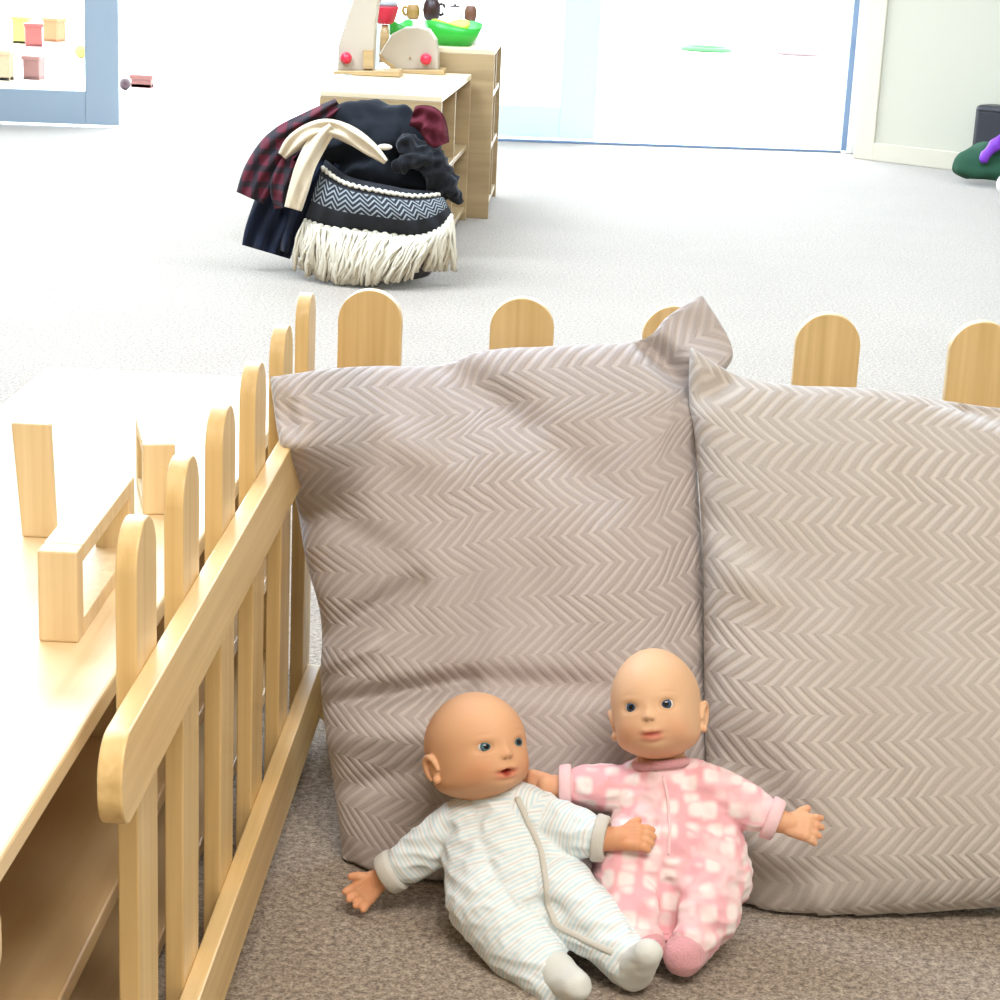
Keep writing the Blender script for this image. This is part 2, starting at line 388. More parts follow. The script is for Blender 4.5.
def cushion(name, edges, Yb, Yt, H_, T1, T2, W_, mat, label, bumps, seed, n=150, twist=0, extra=None):
    nrm = Vector((0, -H_, Yt-Yb)).normalized()           # towards the camera, upwards
    if nrm.y > 0: nrm = -nrm
    org = Vector((0, Yb, 0))
    def toplane(q):
        r = ray(q.x, q.y); t = (org-CAM).dot(nrm)/r.dot(nrm); return CAM+r*t
    g = coons(edges, None, n, n)
    bm = bmesh.new(); uvl = bm.loops.layers.uv.new('UVMap')
    def thick(u, v):
        a, b = abs(2*u-1), abs(2*v-1)
        return (max(0, 1-a**3.2)*max(0, 1-b**3.0))**.52
    grids = []
    for side_, T in ((1, T1), (-1, T2)):
        G = []
        for j in range(n+1):
            row = []
            for i in range(n+1):
                u, v = i/n, j/n; q = g(u, v); p = toplane(q)
                t = thick(u, v)
                d = T*t*(1.12-.3*v)
                if side_ == 1:
                    for (ax, ay, bx, by, wd, dep) in bumps:
                        ds, k = seg_d(Vector((q.x, q.y)), Vector((ax, ay)), Vector((bx, by)))
                        d += 1.5*dep*math.exp(-(ds/wd)**2)*min(1, t*3)*math.sin(PI*(.12+.76*k))**.6
                d += .010*t*N3((u*3, v*3, 0), 1.2, seed)+.0045*t*N3((u*9, v*7, 1), 1, seed+3)
                # small puckers along the seam
                e = min(u, 1-u, v, 1-v); s = (v if min(u, 1-u) < min(v, 1-v) else u)
                d += .003*math.exp(-(e/.05)**2)*math.sin(s*60+3*N3((s*6, seed, 0), 1))*min(1, e*60)
                p = p+nrm*(side_*d)
                if extra: p = extra(p, u, v, side_, t)
                if p.z < .004: p.z = .004+.002*(side_ == 1)
                row.append(p)
            G.append(row)
        grids.append(G)
    V = []
    for s in (0, 1):
        V.append([[None]*(n+1) for _ in range(n+1)])
        for j in range(n+1):
            for i in range(n+1):
                if s == 1 and (i in (0, n) or j in (0, n)): V[1][j][i] = V[0][j][i]
                else: V[s][j][i] = bm.verts.new(grids[s][j][i])
    for s in (0, 1):
        for j in range(n):
            for i in range(n):
                vs = [(i, j), (i+1, j), (i+1, j+1), (i, j+1)]
                if s: vs = vs[::-1]
                f = bm.faces.new([V[s][y][x] for x, y in vs])
                for l, (x, y) in zip(f.loops, vs): l[uvl].uv = (x/n*W_, y/n*H_*1.06)
    return tag(obj(name, bm, mat, None, smooth=True), label, 'cushion', 'big plush chevron cushions')
def sst(a, b, x): x = max(0, min(1, (x-a)/(b-a))); return x*x*(3-2*x)
def over_rail(p, u, v, side_, t):
    w = (1-sst(.06, .26, u))*sst(.70, .86, v)                # the corner that lies over the fence rail
    return CAM+(p-CAM)*(1-.082*w)
cushion('floor_cushion',
    [[(343, 868), (430, 905), (560, 915), (712, 905)],
     [(270, 377), (350, 367), (440, 365), (482, 351), (560, 346), (640, 340), (668, 316), (702, 294)],
     [(343, 868), (336, 800), (322, 700), (321, 620), (306, 560), (296, 500), (279, 440), (270, 377)],
     [(712, 905), (712, 800), (706, 680), (703, 560), (698, 450), (716, 385), (733, 350), (702, 294)]],
    2.092, 2.345, .565, .088, .045, .50, PIL_L, 'greige chevron plush cushion behind both dolls, its top right corner flopped up', 
    [(455, 372, 520, 430, 20, -.020), (520, 430, 600, 500, 28, -.010), (642, 338, 700, 402, 14, -.030),
     (660, 300, 715, 350, 30, -.012), (325, 640, 420, 590, 12, -.014), (325, 672, 380, 650, 9, .010), (330, 706, 470, 684, 10, -.020), (470, 684, 600, 690, 12, -.010), (340, 740, 430, 735, 16, .010), (345, 790, 420, 770, 10, -.008),
     (285, 400, 300, 440, 10, -.010), (370, 430, 450, 480, 24, .010), (330, 520, 400, 560, 14, -.006)], 1, extra=over_rail)
cushion('floor_cushion',
    [[(738, 912), (800, 920), (900, 915), (1000, 907), (1100, 900)],
     [(690, 346), (740, 376), (800, 386), (870, 389), (940, 400), (1010, 408), (1090, 400)],
     [(738, 912), (716, 860), (706, 760), (704, 660), (703, 560), (696, 450), (689, 400), (690, 346)],
     [(1100, 900), (1105, 700), (1100, 550), (1090, 400)]],
    2.045, 2.30, .55, .088, .045, .47, PIL_R, 'paler beige chevron plush cushion on the right, cut off by the photo edge',
    [(940, 398, 1000, 425, 12, -.016), (700, 400, 740, 372, 14, -.012), (715, 740, 800, 860, 30, -.012), (700, 560, 760, 600, 20, .008)], 5)

# ================================================================= DOLLS
def vinyl():
    m, N, L, P = newmat('doll_vinyl')
    at = N.new('ShaderNodeAttribute'); at.attribute_name = 'tint'
    L.new(at.outputs['Color'], P.inputs['Base Color'])
    P.inputs['Roughness'].default_value = .58; P.inputs['Specular IOR Level'].default_value = .3; P.inputs['Subsurface Weight'].default_value = .12
    P.inputs['Subsurface Radius'].default_value = (.01, .004, .002); P.inputs['Subsurface Scale'].default_value = .6
    return m
VINYL = vinyl()
def eye_mat(name, iris):
    m, N, L, P = newmat(name)
    tc = N.new('ShaderNodeTexCoord'); sp = N.new('ShaderNodeSeparateXYZ'); L.new(tc.outputs['Object'], sp.inputs[0])
    cx = N.new('ShaderNodeCombineXYZ'); L.new(sp.outputs['X'], cx.inputs[0]); L.new(sp.outputs['Z'], cx.inputs[2])
    ln = N.new('ShaderNodeVectorMath'); ln.operation = 'LENGTH'; L.new(cx.outputs[0], ln.inputs[0])
    mr = N.new('ShaderNodeMapRange'); mr.inputs['From Max'].default_value = .0094; L.new(ln.outputs['Value'], mr.inputs['Value'])
    cr = N.new('ShaderNodeValToRGB'); e = cr.color_ramp.elements; cr.color_ramp.interpolation = 'LINEAR'
    e[0].position = 0; e[0].color = (.004, .004, .006, 1); e[1].position = 1; e[1].color = (.8, .78, .74, 1)
    for p, c in ((.30, (.006, .006, .01)), (.36, iris), (.52, tuple(q*.8 for q in iris)), (.60, (.02, .03, .05)), (.67, (.75, .73, .70))):
        x = e.new(p); x.color = (*c, 1)
    L.new(mr.outputs['Result'], cr.inputs['Fac']); L.new(cr.outputs['Color'], P.inputs['Base Color'])
    P.inputs['Roughness'].default_value = .12; return m

EX, EZ = .405, -.085                              # eye place on the unit head (x, z)
HA = (.0465, .0605, .0588)
def head_r(d):
    """radial displacement (metres) for unit direction d; face looks to -y"""
    x, y, z = d
    if y > .25: return 0
    def g(cx, cz, sx_, sz_, amp): return amp*math.exp(-((x-cx)/sx_)**2-((z-cz)/sz_)**2)
    fr = 1 if y < -.1 else max(0, (.25-y)/.35)**2
    o = 0
    for s in (-1, 1):
        o += g(s*.50, -.46, .30, .24, .0050)                # cheeks
        o += g(s*EX, EZ, .17, .10, -.0036)                  # sockets
        o += g(s*EX, EZ+.145, .20, .06, .0010)              # brow
        o += g(s*EX, EZ-.115, .15, .04, .0012)              # under the eye
        o += g(s*.085, -.275, .055, .045, .0030)            # nostril wings
        o += g(s*.060, -.318, .028, .022, -.0016)
        o += g(s*.085, -.475, .085, .035, .0020)            # upper lip
    o += g(0, -.24, .075, .070, .0058)                     # nose tip
    o += g(0, -.13, .07, .13, .0016)+g(0, -.50, .30, .20, .0042)
    o += g(0, -.60, .13, .045, .0026)                       # lower lip
    o += g(0, -.535, .19, .022, -.0034)
    o += g(0, -.76, .24, .12, .0036)                        # chin
    o += g(0, -.67, .18, .03, -.0012)
    o += g(0, .45, .7, .45, .0022)                          # forehead
    return o*fr
def headw(z): return 1 + .03*math.exp(-((z-.25)/.45)**2) + .27*math.exp(-((z+.77)/.24)**2) + .03*math.exp(-((z+.4)/.25)**2)
def head_bm(bm, HM, mouth_open=False):
    t = bmesh.new(); bmesh.ops.create_icosphere(t, subdivisions=6, radius=1)
    for v in t.verts:
        d = v.co.normalized(); k = 1.0
        zz = d.z
        w = headw(zz)
        ex = Vector((d.x*HA[0]*w, d.y*HA[1]*(1+.05*max(0, d.y))*(1+.5*(w-1)), zz*HA[2]*(1+.06*max(0, -zz))))
        off = head_r(d)
        if mouth_open and d.y < 0:
            off -= .0080*math.exp(-((d.x)/.085)**2-((d.z+.545)/.05)**2)
        v.co = ex + d*off
    t.transform(HM); merge(bm, t)
    for s in (-1, 1):                                        # ears
        e = bmesh.new()
        pts = []
        for k in range(13):
            a = -1.0+k*4.3/12
            pts.append(Vector((s*(HA[0]+.0008+.0040*math.sin(k/12*PI)), .006+.0095*math.cos(a), -.0205+.0145*math.sin(a))))
        add_tube(e, pts, .0030, 10, [(.7+.5*math.sin(q/12*PI)) for q in range(13)])
        add_ell(e, (s*(HA[0]-.0010), 0.006, -.0205), (.0042, .0098, .0138), sub=3)
        add_ell(e, (s*(HA[0]+.0020), .001, -.0325), (.0034, .0045, .0050), sub=2)
        e.transform(HM); merge(bm, e)
def hand_bm(bm, w, fd, nd, s=1.0, thumb=1, spread=1.0, curl=.25):
    """baby hand: w wrist point, fd finger direction, nd back of hand, thumb side +1/-1 along fd x nd"""
    fd = fd.normalized(); sd = fd.cross(nd).normalized(); nd = sd.cross(fd).normalized()
    c = w+fd*.016*s
    for k in range(-2, 3):
        add_cap(bm, w+fd*.004*s+sd*k*.0032*s, .0068*s, w+fd*.022*s+sd*k*.0046*s, .0064*s, 12)
    for k, ln in zip((-1.5, -.5, .5, 1.5), ((.0095, .0125, .0135, .0115) if thumb > 0 else (.0115, .0135, .0125, .0095))):
        a = k*.16*spread; d = (fd*math.cos(a)+sd*math.sin(a)).normalized()
        b = w+fd*.0235*s+sd*k*.0063*s*(.9+.15*spread)
        m = b+d*ln*.55*s-nd*curl*.003*s; e = m+(d-nd*curl*1.3).normalized()*ln*.5*s
        add_cap(bm, b-d*.003*s, .0047*s, m, .0043*s, 12); add_cap(bm, m, .0043*s, e, .0036*s, 12)
    t0 = w+fd*.008*s+sd*thumb*.008*s; td = (fd*.55+sd*thumb*.85-nd*.15).normalized()
    t1 = t0+td*.010*s; t2 = t1+(td+fd*.5).normalized()*.007*s
    add_cap(bm, t0, .0060*s, t1, .0050*s, 12); add_cap(bm, t1, .0050*s, t2, .0040*s, 12)
def srgb(r, g, b): return tuple(((c/255+.055)/1.055)**2.4 if c > 10 else c/3294 for c in (r, g, b))
def paint(me, HM, skin, flush, mouth_open=False):
    inv = HM.inverted(); at = me.color_attributes.new('tint', 'FLOAT_COLOR', 'POINT')
    lip = Vector((.62, .20, .14)) if not mouth_open else Vector((.66, .22, .13)); inner = Vector((.33, .035, .02)); S = Vector(skin); Fl = Vector(flush)
    for i, v in enumerate(me.vertices):
        p = inv @ v.co; c = S.copy()
        q = Vector((p.x/HA[0], p.y/HA[1], p.z/HA[2])); L_ = q.length
        if L_ < 1.35:
            d = q/L_
            back = max(0, min(1, (d.y+.1)/.7)); c = c.lerp(Fl, .35*back)
            if d.y < 0:
                for s in (-1, 1):
                    k = math.exp(-((d.x-s*.5)/.26)**2-((d.z+.48)/.20)**2); c = c.lerp(Fl, .45*k)
                    k = math.exp(-((abs(d.x)-EX-.02)/.20)**2-((d.z-EZ-.20-.05*math.cos((abs(d.x)-EX)*5))/.022)**2)*(abs(d.x) > .12); c = c.lerp(Vector((.45, .24, .12)), .10*k)
                    # lashes / lid line
                    k = math.exp(-(((d.x-s*EX)/.15)**2+((d.z-EZ)/.095)**2-1)**2*4); c = c.lerp(Vector((.42, .2, .11)), .35*k)
                    k = math.exp(-((d.x-s*.060)/.03)**2-((d.z+.325)/.022)**2); c = c.lerp(Vector((.25, .09, .05)), .75*k)
                k = math.exp(-(abs(d.x)/.24)**4-((d.z+.54)/.085)**4); c = c.lerp(lip, .80*k)
                k = math.exp(-(abs(d.x)/.19)**4-((d.z+.535)/.018)**2); c = c.lerp(inner, .75*k)
                if mouth_open:
                    k = math.exp(-((d.x/.10)**2+((d.z+.54)/.055)**2)**2); c = c.lerp(inner, k)
                k = math.exp(-(d.x/.5)**2-((d.z+.95)/.15)**2); c = c.lerp(Fl, .5*k)
        else:
            c = c.lerp(Fl, .45+.25*N3(v.co, 90))
        at.data[i].color = (*c, 1)
def headM(px, py, Y, yaw, pitch, roll, sc=(1, 1, 1)):
    c = ony(px, py, Y); R = Matrix.Rotation(roll, 3, 'Z') @ Matrix.Rotation(yaw, 3, 'Y') @ Matrix.Rotation(-pitch, 3, 'X')
    # local head axes expressed in camera axes: right=+x, face(-y local)=toward camera(+z cam), up=+y cam
    base = Matrix(((1, 0, 0), (0, 0, 1), (0, -1, 0)))        # columns: local x->x, local y->-z, local z->y
    los = ray(px, py).normalized()                            # square the face to the line of sight
    W = M3 @ R @ base
    return Matrix.Translation(c) @ W.to_4x4() @ Matrix.Diagonal((*sc, 1))
def J(px, py, Y): return ony(px, py, Y)
def fold_suit(me, amp, seed, sc=38, dirs=()):
    me.update()
    nr = [v.normal.copy() for v in me.vertices]
    for v, n_ in zip(me.vertices, nr):
        p = v.co; q = Vector((p.x*sc, p.y*sc, p.z*sc*1.6))
        f = noise.noise(q+Vector((seed, 0, 0))); f2 = noise.noise(q*2.3+Vector((seed*2, 4, 1)))
        ridge = 1-abs(f)*2.4
        d = amp*(.6*max(-.6, ridge)-.3)+amp*.2*f2
        for (a, b, wd, dep) in dirs:
            ds, k = seg_d(p, a, b); d += dep*math.exp(-(ds/wd)**2)
        v.co = p+n_*d
def suit(name, chains, voxel, parent, mat, amp, seed, dirs=(), sm=6):
    bm = bmesh.new(); segs = []
    for ch in chains:
        for (a, ra), (b, rb) in zip(ch, ch[1:]): add_cap(bm, a, ra, b, rb, 24)
        acc = random.random()
        for (a, ra), (b, rb) in zip(ch, ch[1:]): segs.append((a, b, ra, acc)); acc += (b-a).length
    me = fuse(bm, voxel, sm); fold_suit(me, amp, seed, dirs=dirs)
    at = me.attributes.new('along', 'FLOAT', 'POINT')
    for i, v in enumerate(me.vertices):
        best = (9, 0)
        for a, b, ra, acc in segs:
            ds, k = seg_d(v.co, a, b)
            if ds-ra < best[0]: best = (ds-ra, acc+(v.co-a).dot((b-a).normalized()))
        at.data[i].value = best[1]
    return mesh_obj(name, me, mat, parent, smooth=True)
def stripe_mat():
    m, N, L, P = newmat('striped_knit')
    at = N.new('ShaderNodeAttribute'); at.attribute_name = 'along'
    tc = N.new('ShaderNodeTexCoord')
    nz = N.new('ShaderNodeTexNoise'); nz.inputs['Scale'].default_value = 60; L.new(tc.outputs['Object'], nz.inputs['Vector'])
    a = N.new('ShaderNodeMath'); a.operation = 'MULTIPLY_ADD'; a.inputs[1].default_value = .0022; L.new(nz.outputs['Fac'], a.inputs[0]); L.new(at.outputs['Fac'], a.inputs[2])
    s = N.new('ShaderNodeMath'); s.operation = 'MULTIPLY'; s.inputs[1].default_value = 1/.0135; L.new(a.outputs[0], s.inputs[0])
    fr = N.new('ShaderNodeMath'); fr.operation = 'FRACT'; L.new(s.outputs[0], fr.inputs[0])
    cr = N.new('ShaderNodeValToRGB'); e = cr.color_ramp.elements
    wh, bl, gr = (.82, .84, .83, 1), (.60, .73, .78, 1), (.66, .67, .66, 1)
    e[0].position = 0; e[0].color = wh; e[1].position = 1; e[1].color = wh
    for p, c in ((.08, wh), (.13, bl), (.27, bl), (.32, wh), (.46, wh), (.50, gr), (.58, gr), (.63, wh), (.76, wh), (.80, (.62, .74, .77, 1)), (.90, (.62, .74, .77, 1)), (.95, wh)):
        x = e.new(p); x.color = c
    L.new(fr.outputs[0], cr.inputs['Fac']); L.new(cr.outputs['Color'], P.inputs['Base Color'])
    n2 = N.new('ShaderNodeTexNoise'); n2.inputs['Scale'].default_value = 900; L.new(tc.outputs['Object'], n2.inputs['Vector'])
    b = N.new('ShaderNodeBump'); b.inputs['Strength'].default_value = .35; b.inputs['Distance'].default_value = .001
    L.new(n2.outputs['Fac'], b.inputs['Height']); L.new(b.outputs['Normal'], P.inputs['Normal'])
    P.inputs['Roughness'].default_value = .9; P.inputs['Sheen Weight'].default_value = .2; return m
def pink_mat():
    m, N, L, P = newmat('pink_patterned_knit')
    tc = N.new('ShaderNodeTexCoord')
    vo = N.new('ShaderNodeTexVoronoi'); vo.inputs['Scale'].default_value = 46; vo.inputs['Randomness'].default_value = .55
    vo.distance = 'MINKOWSKI'; vo.inputs['Exponent'].default_value = 3.5
    L.new(tc.outputs['Object'], vo.inputs['Vector'])
    cr = N.new('ShaderNodeValToRGB'); e = cr.color_ramp.elements
    e[0].position = .30; e[0].color = (.90, .77, .75, 1); e[1].position = .50; e[1].color = (.85, .43, .47, 1)
    L.new(vo.outputs['Distance'], cr.inputs['Fac'])
    nz = N.new('ShaderNodeTexNoise'); nz.inputs['Scale'].default_value = 28; L.new(tc.outputs['Object'], nz.inputs['Vector'])
    mx = N.new('ShaderNodeMix'); mx.data_type = 'RGBA'; mx.inputs[7].default_value = (.86, .60, .61, 1)
    mp = N.new('ShaderNodeMapRange'); mp.inputs['From Min'].default_value = .5; mp.inputs['From Max'].default_value = .65; L.new(nz.outputs['Fac'], mp.inputs['Value'])
    L.new(mp.outputs['Result'], mx.inputs[0]); L.new(cr.outputs['Color'], mx.inputs[6]); L.new(mx.outputs[2], P.inputs['Base Color'])
    n2 = N.new('ShaderNodeTexNoise'); n2.inputs['Scale'].default_value = 800; L.new(tc.outputs['Object'], n2.inputs['Vector'])
    b = N.new('ShaderNodeBump'); b.inputs['Strength'].default_value = .3; b.inputs['Distance'].default_value = .001
    L.new(n2.outputs['Fac'], b.inputs['Height']); L.new(b.outputs['Normal'], P.inputs['Normal'])
    P.inputs['Roughness'].default_value = .9; P.inputs['Sheen Weight'].default_value = .2; return m
STRIPE, PINK = stripe_mat(), pink_mat()
greyknit = plain('grey_knit', (.60, .57, .51), .9, .2, .3, 700, sheen=.2)
soleknit = plain('pale_grey_knit', (.68, .68, .63), .9, .2, .3, 700, sheen=.2)
pinkknit = plain('pink_knit', (.86, .58, .60), .9, .2, .3, 700, sheen=.2)
pinkfuzz = plain('rose_plush', (.66, .32, .34), .95, .2, .6, 500, sheen=.4, var=.25)

def eyes(parent, HM, mat):
    for s in (-1, 1):
        bm = bmesh.new(); add_ell(bm, (0, 0, 0), (.0080, .0058, .0070), sub=4)
        o = obj('eye', bm, mat, None, smooth=True)
        # seat it in the socket
        d = Vector((s*EX, -math.sqrt(1-EX*EX-EZ*EZ), EZ)); w = headw(EZ)
        p = Vector((d.x*HA[0]*w, d.y*HA[1]*(1+.5*(w-1)), d.z*HA[2]))+d*head_r(d)
        p -= d*.0024
        o.parent = parent; bpy.context.view_layer.update()
        o.matrix_world = HM @ Matrix.Translation(p) @ Matrix.Rotation(s*.22, 4, 'Z')
def ribbon(me, pts, w, h, name, mat, parent):
    """raised strip laid on a garment mesh along the given pixel path points (world rays)"""
    bvh = BVHTree.FromPolygons([v.co for v in me.vertices], [p.vertices[:] for p in me.polygons])
    P = []
    for (a, b) in zip(pts, pts[1:]):
        for k in range(8):
            q = Vector(a).lerp(Vector(b), k/8); r = ray(q.x, q.y).normalized(); hit = bvh.ray_cast(CAM, r)
            if hit[0] is not None: P.append(hit[0]+hit[1]*h*.3)
    bm = bmesh.new(); S = []
    for i in range(len(P)): S.append(sum((P[max(0, min(len(P)-1, i+k))] for k in (-1, 0, 1)), Vector())/3)
    add_tube(bm, S, w, 8)
    for v in bm.verts:
        q = min(S, key=lambda c_: (c_-v.co).length_squared); e_ = (v.co-q); n_ = (CAM-q).normalized(); v.co -= n_*e_.dot(n_)*.65
    obj(name, bm, mat, parent, smooth=True)

# ---- striped doll
d1 = empty('baby_doll', onz(530, 905, 0), 0, 'bald baby doll in white and blue striped zip sleepsuit, head turned to its left', 'doll', 'baby dolls on the cushions')
H1 = headM(475, 745, 1.985, math.radians(30), math.radians(9), math.radians(4), (1.07, 1.07, .955))
bm = bmesh.new(); head_bm(bm, H1, True)
add_cap(bm, J(482, 770, 1.985), .026, J(500, 812, 1.965), .027)
add_cap(bm, J(500, 830, 1.955), .034, J(518, 872, 1.925), .036); add_cap(bm, J(500, 812, 1.965), .03, J(500, 830, 1.955), .034)
add_cap(bm, J(470, 822, 1.965), .016, J(388, 872, 1.962), .0135); add_cap(bm, J(388, 872, 1.962), .0135, J(374, 884, 1.965), .0115)
add_cap(bm, J(540, 818, 1.95), .016, J(600, 839, 1.92), .0135); add_cap(bm, J(600, 839, 1.92), .0135, J(622, 838, 1.916), .012)
w = J(378, 879, 1.962); e = J(352, 903, 1.955)
hand_bm(bm, w, e-w, -(CAM-w).normalized()+Vector((0, 0, .0)), 1.05, -1, 1.3, 1.0)
w = J(617, 838, 1.917); e = J(655, 836, 1.905)
hand_bm(bm, w, e-w, (CAM-w).normalized()+Vector((0, 0, .9)), 1.05, -1, .8, .9)
me = fuse(bm, .00115, 2); paint(me, H1, (.72, .40, .22), (.64, .24, .11), True)
b1 = mesh_obj('body', me, VINYL, d1, smooth=True)
EYE1 = eye_mat('teal_glass_eye', (.07, .17, .20)); EYE2 = eye_mat('blue_glass_eye', (.06, .10, .17))
eyes(b1, H1, EYE1)
bm = bmesh.new()
ch = [
 [(J(528, 808, 1.958), .026), (J(500, 806, 1.968), .034), (J(503, 830, 1.955), .042)],
 [(J(498, 814, 1.968), .035), (J(503, 845, 1.945), .044), (J(515, 880, 1.92), .047), (J(525, 900, 1.905), .046)],
 [(J(470, 822, 1.965), .030), (J(480, 850, 1.945), .042), (J(488, 885, 1.92), .046)],
 [(J(538, 820, 1.955), .032), (J(542, 850, 1.945), .040), (J(545, 885, 1.915), .043)],
 [(J(462, 826, 1.968), .030), (J(425, 850, 1.965), .0265), (J(408, 862, 1.963), .0230)],
 [(J(548, 822, 1.95), .028), (J(578, 833, 1.93), .0270), (J(584, 835, 1.925), .0240)],
 [(J(488, 900, 1.905), .045), (J(520, 945, 1.865), .038), (J(556, 984, 1.822), .0265)],
 [(J(560, 893, 1.90), .040), (J(595, 928, 1.865), .034), (J(620, 953, 1.84), .0265)],
]
s1 = suit('sleepsuit', ch, .0021, d1, STRIPE, .0032, 3.3, dirs=[(J(470, 835, 1.90), J(452, 862, 1.90), .010, -.004), (J(545, 905, 1.86), J(575, 930, 1.83), .012, -.006), (J(440, 845, 1.94), J(455, 830, 1.94), .006, -.004)])
for a, b, r0 in ((J(398, 868, 1.962), J(385, 876, 1.962), .0236), (J(594, 837, 1.921), J(607, 839.5, 1.918), .0250)):
    bm = bmesh.new(); d = (b-a).normalized(); x, y, z = perp(d); L_ = (b-a).length
    add_lathe(bm, [(r0*.6, 0), (r0, .001), (r0*1.02, L_*.3), (r0*.97, L_*.9), (r0*.9, L_), (r0*.68, L_), (r0*.62, L_*.6)], 32, frame_m(a, x, y, z))
    obj('cuff', bm, greyknit, s1, smooth=True)
for pts in (((555, 992, 1.825, .0215), (563, 994, 1.812, .0200), (576, 986, 1.79, .0160)), ((624, 963, 1.838, .0225), (633, 970, 1.83, .0215), (648, 953, 1.80, .0150))):
    bm = bmesh.new(); q = [(J(*p[:3]), p[3]) for p in pts]
    q = [(Vector((a.x, a.y, max(a.z, r_*.95))), r_) for a, r_ in q]
    for (a, ra), (b, rb) in zip(q, q[1:]): add_cap(bm, a, ra, b, rb, 20)
    me = fuse(bm, .002, 5); fold_suit(me, .0014, 8); mesh_obj('footie', me, soleknit, d1, smooth=True)
ribbon(s1.data, [(517, 797), (530, 825), (541, 850), (546, 880), (548, 905), (556, 925), (585, 940), (618, 955)], .0034, .002, 'zip_strip', greyknit, s1)

# ---- pink doll
d2 = empty('baby_doll', onz(672, 900, 0), 0, 'bald baby doll in pink patterned sleepsuit, face to the camera and arms spread', 'doll', 'baby dolls on the cushions')
H2 = headM(656, 702.5, 2.0, math.radians(-12), math.radians(8.5), math.radians(7), (1, 1, .98))
bm = bmesh.new(); head_bm(bm, H2, False)
add_cap(bm, J(658, 730, 2.0), .025, J(663, 775, 1.99), .026); add_cap(bm, J(663, 775, 1.99), .026, J(672, 810, 1.98), .036)
add_cap(bm, J(672, 810, 1.98), .036, J(674, 860, 1.955), .04)
add_cap(bm, J(620, 788, 1.99), .016, J(563, 787, 1.985), .0135); add_cap(bm, J(563, 787, 1.985), .0135, J(548, 786, 1.985), .012)
add_cap(bm, J(720, 795, 1.98), .016, J(776, 820, 1.955), .0135); add_cap(bm, J(776, 820, 1.955), .0135, J(790, 824, 1.952), .011)
w = J(550, 786, 1.985); e = J(520, 782, 2.0)
hand_bm(bm, w, e-w, (CAM-w).normalized(), 1.0, -1, .7, 1.0)
w = J(786, 823, 1.952); e = J(820, 830, 1.945)
hand_bm(bm, w, e-w, (CAM-w).normalized()+Vector((0, 0, .4)), 1.02, -1, 1.4, .5)
me = fuse(bm, .00115, 2); paint(me, H2, (.74, .455, .27), (.70, .29, .16), False)
b2 = mesh_obj('body', me, VINYL, d2, smooth=True)
eyes(b2, H2, EYE2)
ch = [
 [(J(661, 776, 1.992), .033), (J(668, 815, 1.975), .042), (J(672, 848, 1.955), .050), (J(672, 868, 1.94), .044)],
 [(J(640, 785, 1.99), .028), (J(650, 820, 1.975), .040), (J(642, 855, 1.95), .049), (J(635, 876, 1.935), .047)],
 [(J(690, 783, 1.99), .028), (J(700, 820, 1.97), .040), (J(705, 858, 1.95), .047), (J(710, 876, 1.94), .046)],
 [(J(625, 790, 1.99), .0265), (J(600, 787, 1.988), .0250), (J(584, 786, 1.985), .0225)],
 [(J(705, 790, 1.98), .029), (J(742, 804, 1.968), .0265), (J(756, 811, 1.961), .0225)],
 [(J(633, 882, 1.925), .038), (J(633, 912, 1.895), .0370), (J(640, 938, 1.875), .029)],
 [(J(705, 882, 1.925), .042), (J(704, 912, 1.90), .0385), (J(693, 938, 1.875), .0270)],
]
ch = [[(Vector((p.x, p.y, max(p.z, r_*.9))), r_) for p, r_ in c_] for c_ in ch]
s2 = suit('sleepsuit', ch, .0021, d2, PINK, .0032, 11.7, dirs=[(J(667, 885, 1.89), J(667, 945, 1.87), .007, -.017), (J(672, 850, 1.90), J(735, 858, 1.91), .006, -.005), (J(620, 858, 1.90), J(655, 870, 1.89), .006, -.006), (J(690, 820, 1.93), J(730, 832, 1.93), .006, -.004), (J(625, 815, 1.94), J(655, 825, 1.93), .005, -.004), (J(622, 800, 1.95), J(632, 840, 1.94), .008, -.005), (J(700, 800, 1.95), J(722, 850, 1.92), .008, -.005), (J(640, 870, 1.9), J(668, 890, 1.89), .006, -.005)])
for a, b, r0 in ((J(572, 786, 1.985), J(559, 786, 1.985), .0232), (J(766, 816, 1.957), J(779, 821.5, 1.954), .0232)):
    bm = bmesh.new(); d = (b-a).normalized(); x, y, z = perp(d); L_ = (b-a).length
    add_lathe(bm, [(r0*.6, 0), (r0, .001), (r0*1.03, L_*.3), (r0*.97, L_*.9), (r0*.88, L_), (r0*.68, L_), (r0*.62, L_*.6)], 32, frame_m(a, x, y, z))
    obj('cuff', bm, pinkknit, s2, smooth=True)
for pts in (((638, 943, 1.875, .0225), (648, 946, 1.86, .0190)), ((690, 948, 1.875, .0225), (684, 955, 1.855, .0225))):
    bm = bmesh.new(); q = [(J(*p[:3]), p[3]) for p in pts]; q = [(Vector((a.x, a.y, max(a.z, r_*.95))), r_) for a, r_ in q]
    add_cap(bm, q[0][0], q[0][1], q[1][0], q[1][1], 20)
    me = fuse(bm, .002, 4); fold_suit(me, .0012, 5); mesh_obj('footie', me, pinkfuzz, d2, smooth=True)
bm = bmesh.new()
add_lathe(bm, [(.026, 0), (.031, .002), (.032, .007), (.029, .010), (.024, .009), (.024, .001)], 32, frame_m(J(661, 768, 1.988), *perp(J(658, 735, 2.0)-J(661, 768, 1.988))))
obj('collar', bm, pinkfuzz, s2, smooth=True)
ribbon(s2.data, [(663, 775), (668, 800), (670, 830), (668, 860)], .0018, .002, 'button_band', pinkknit, s2)

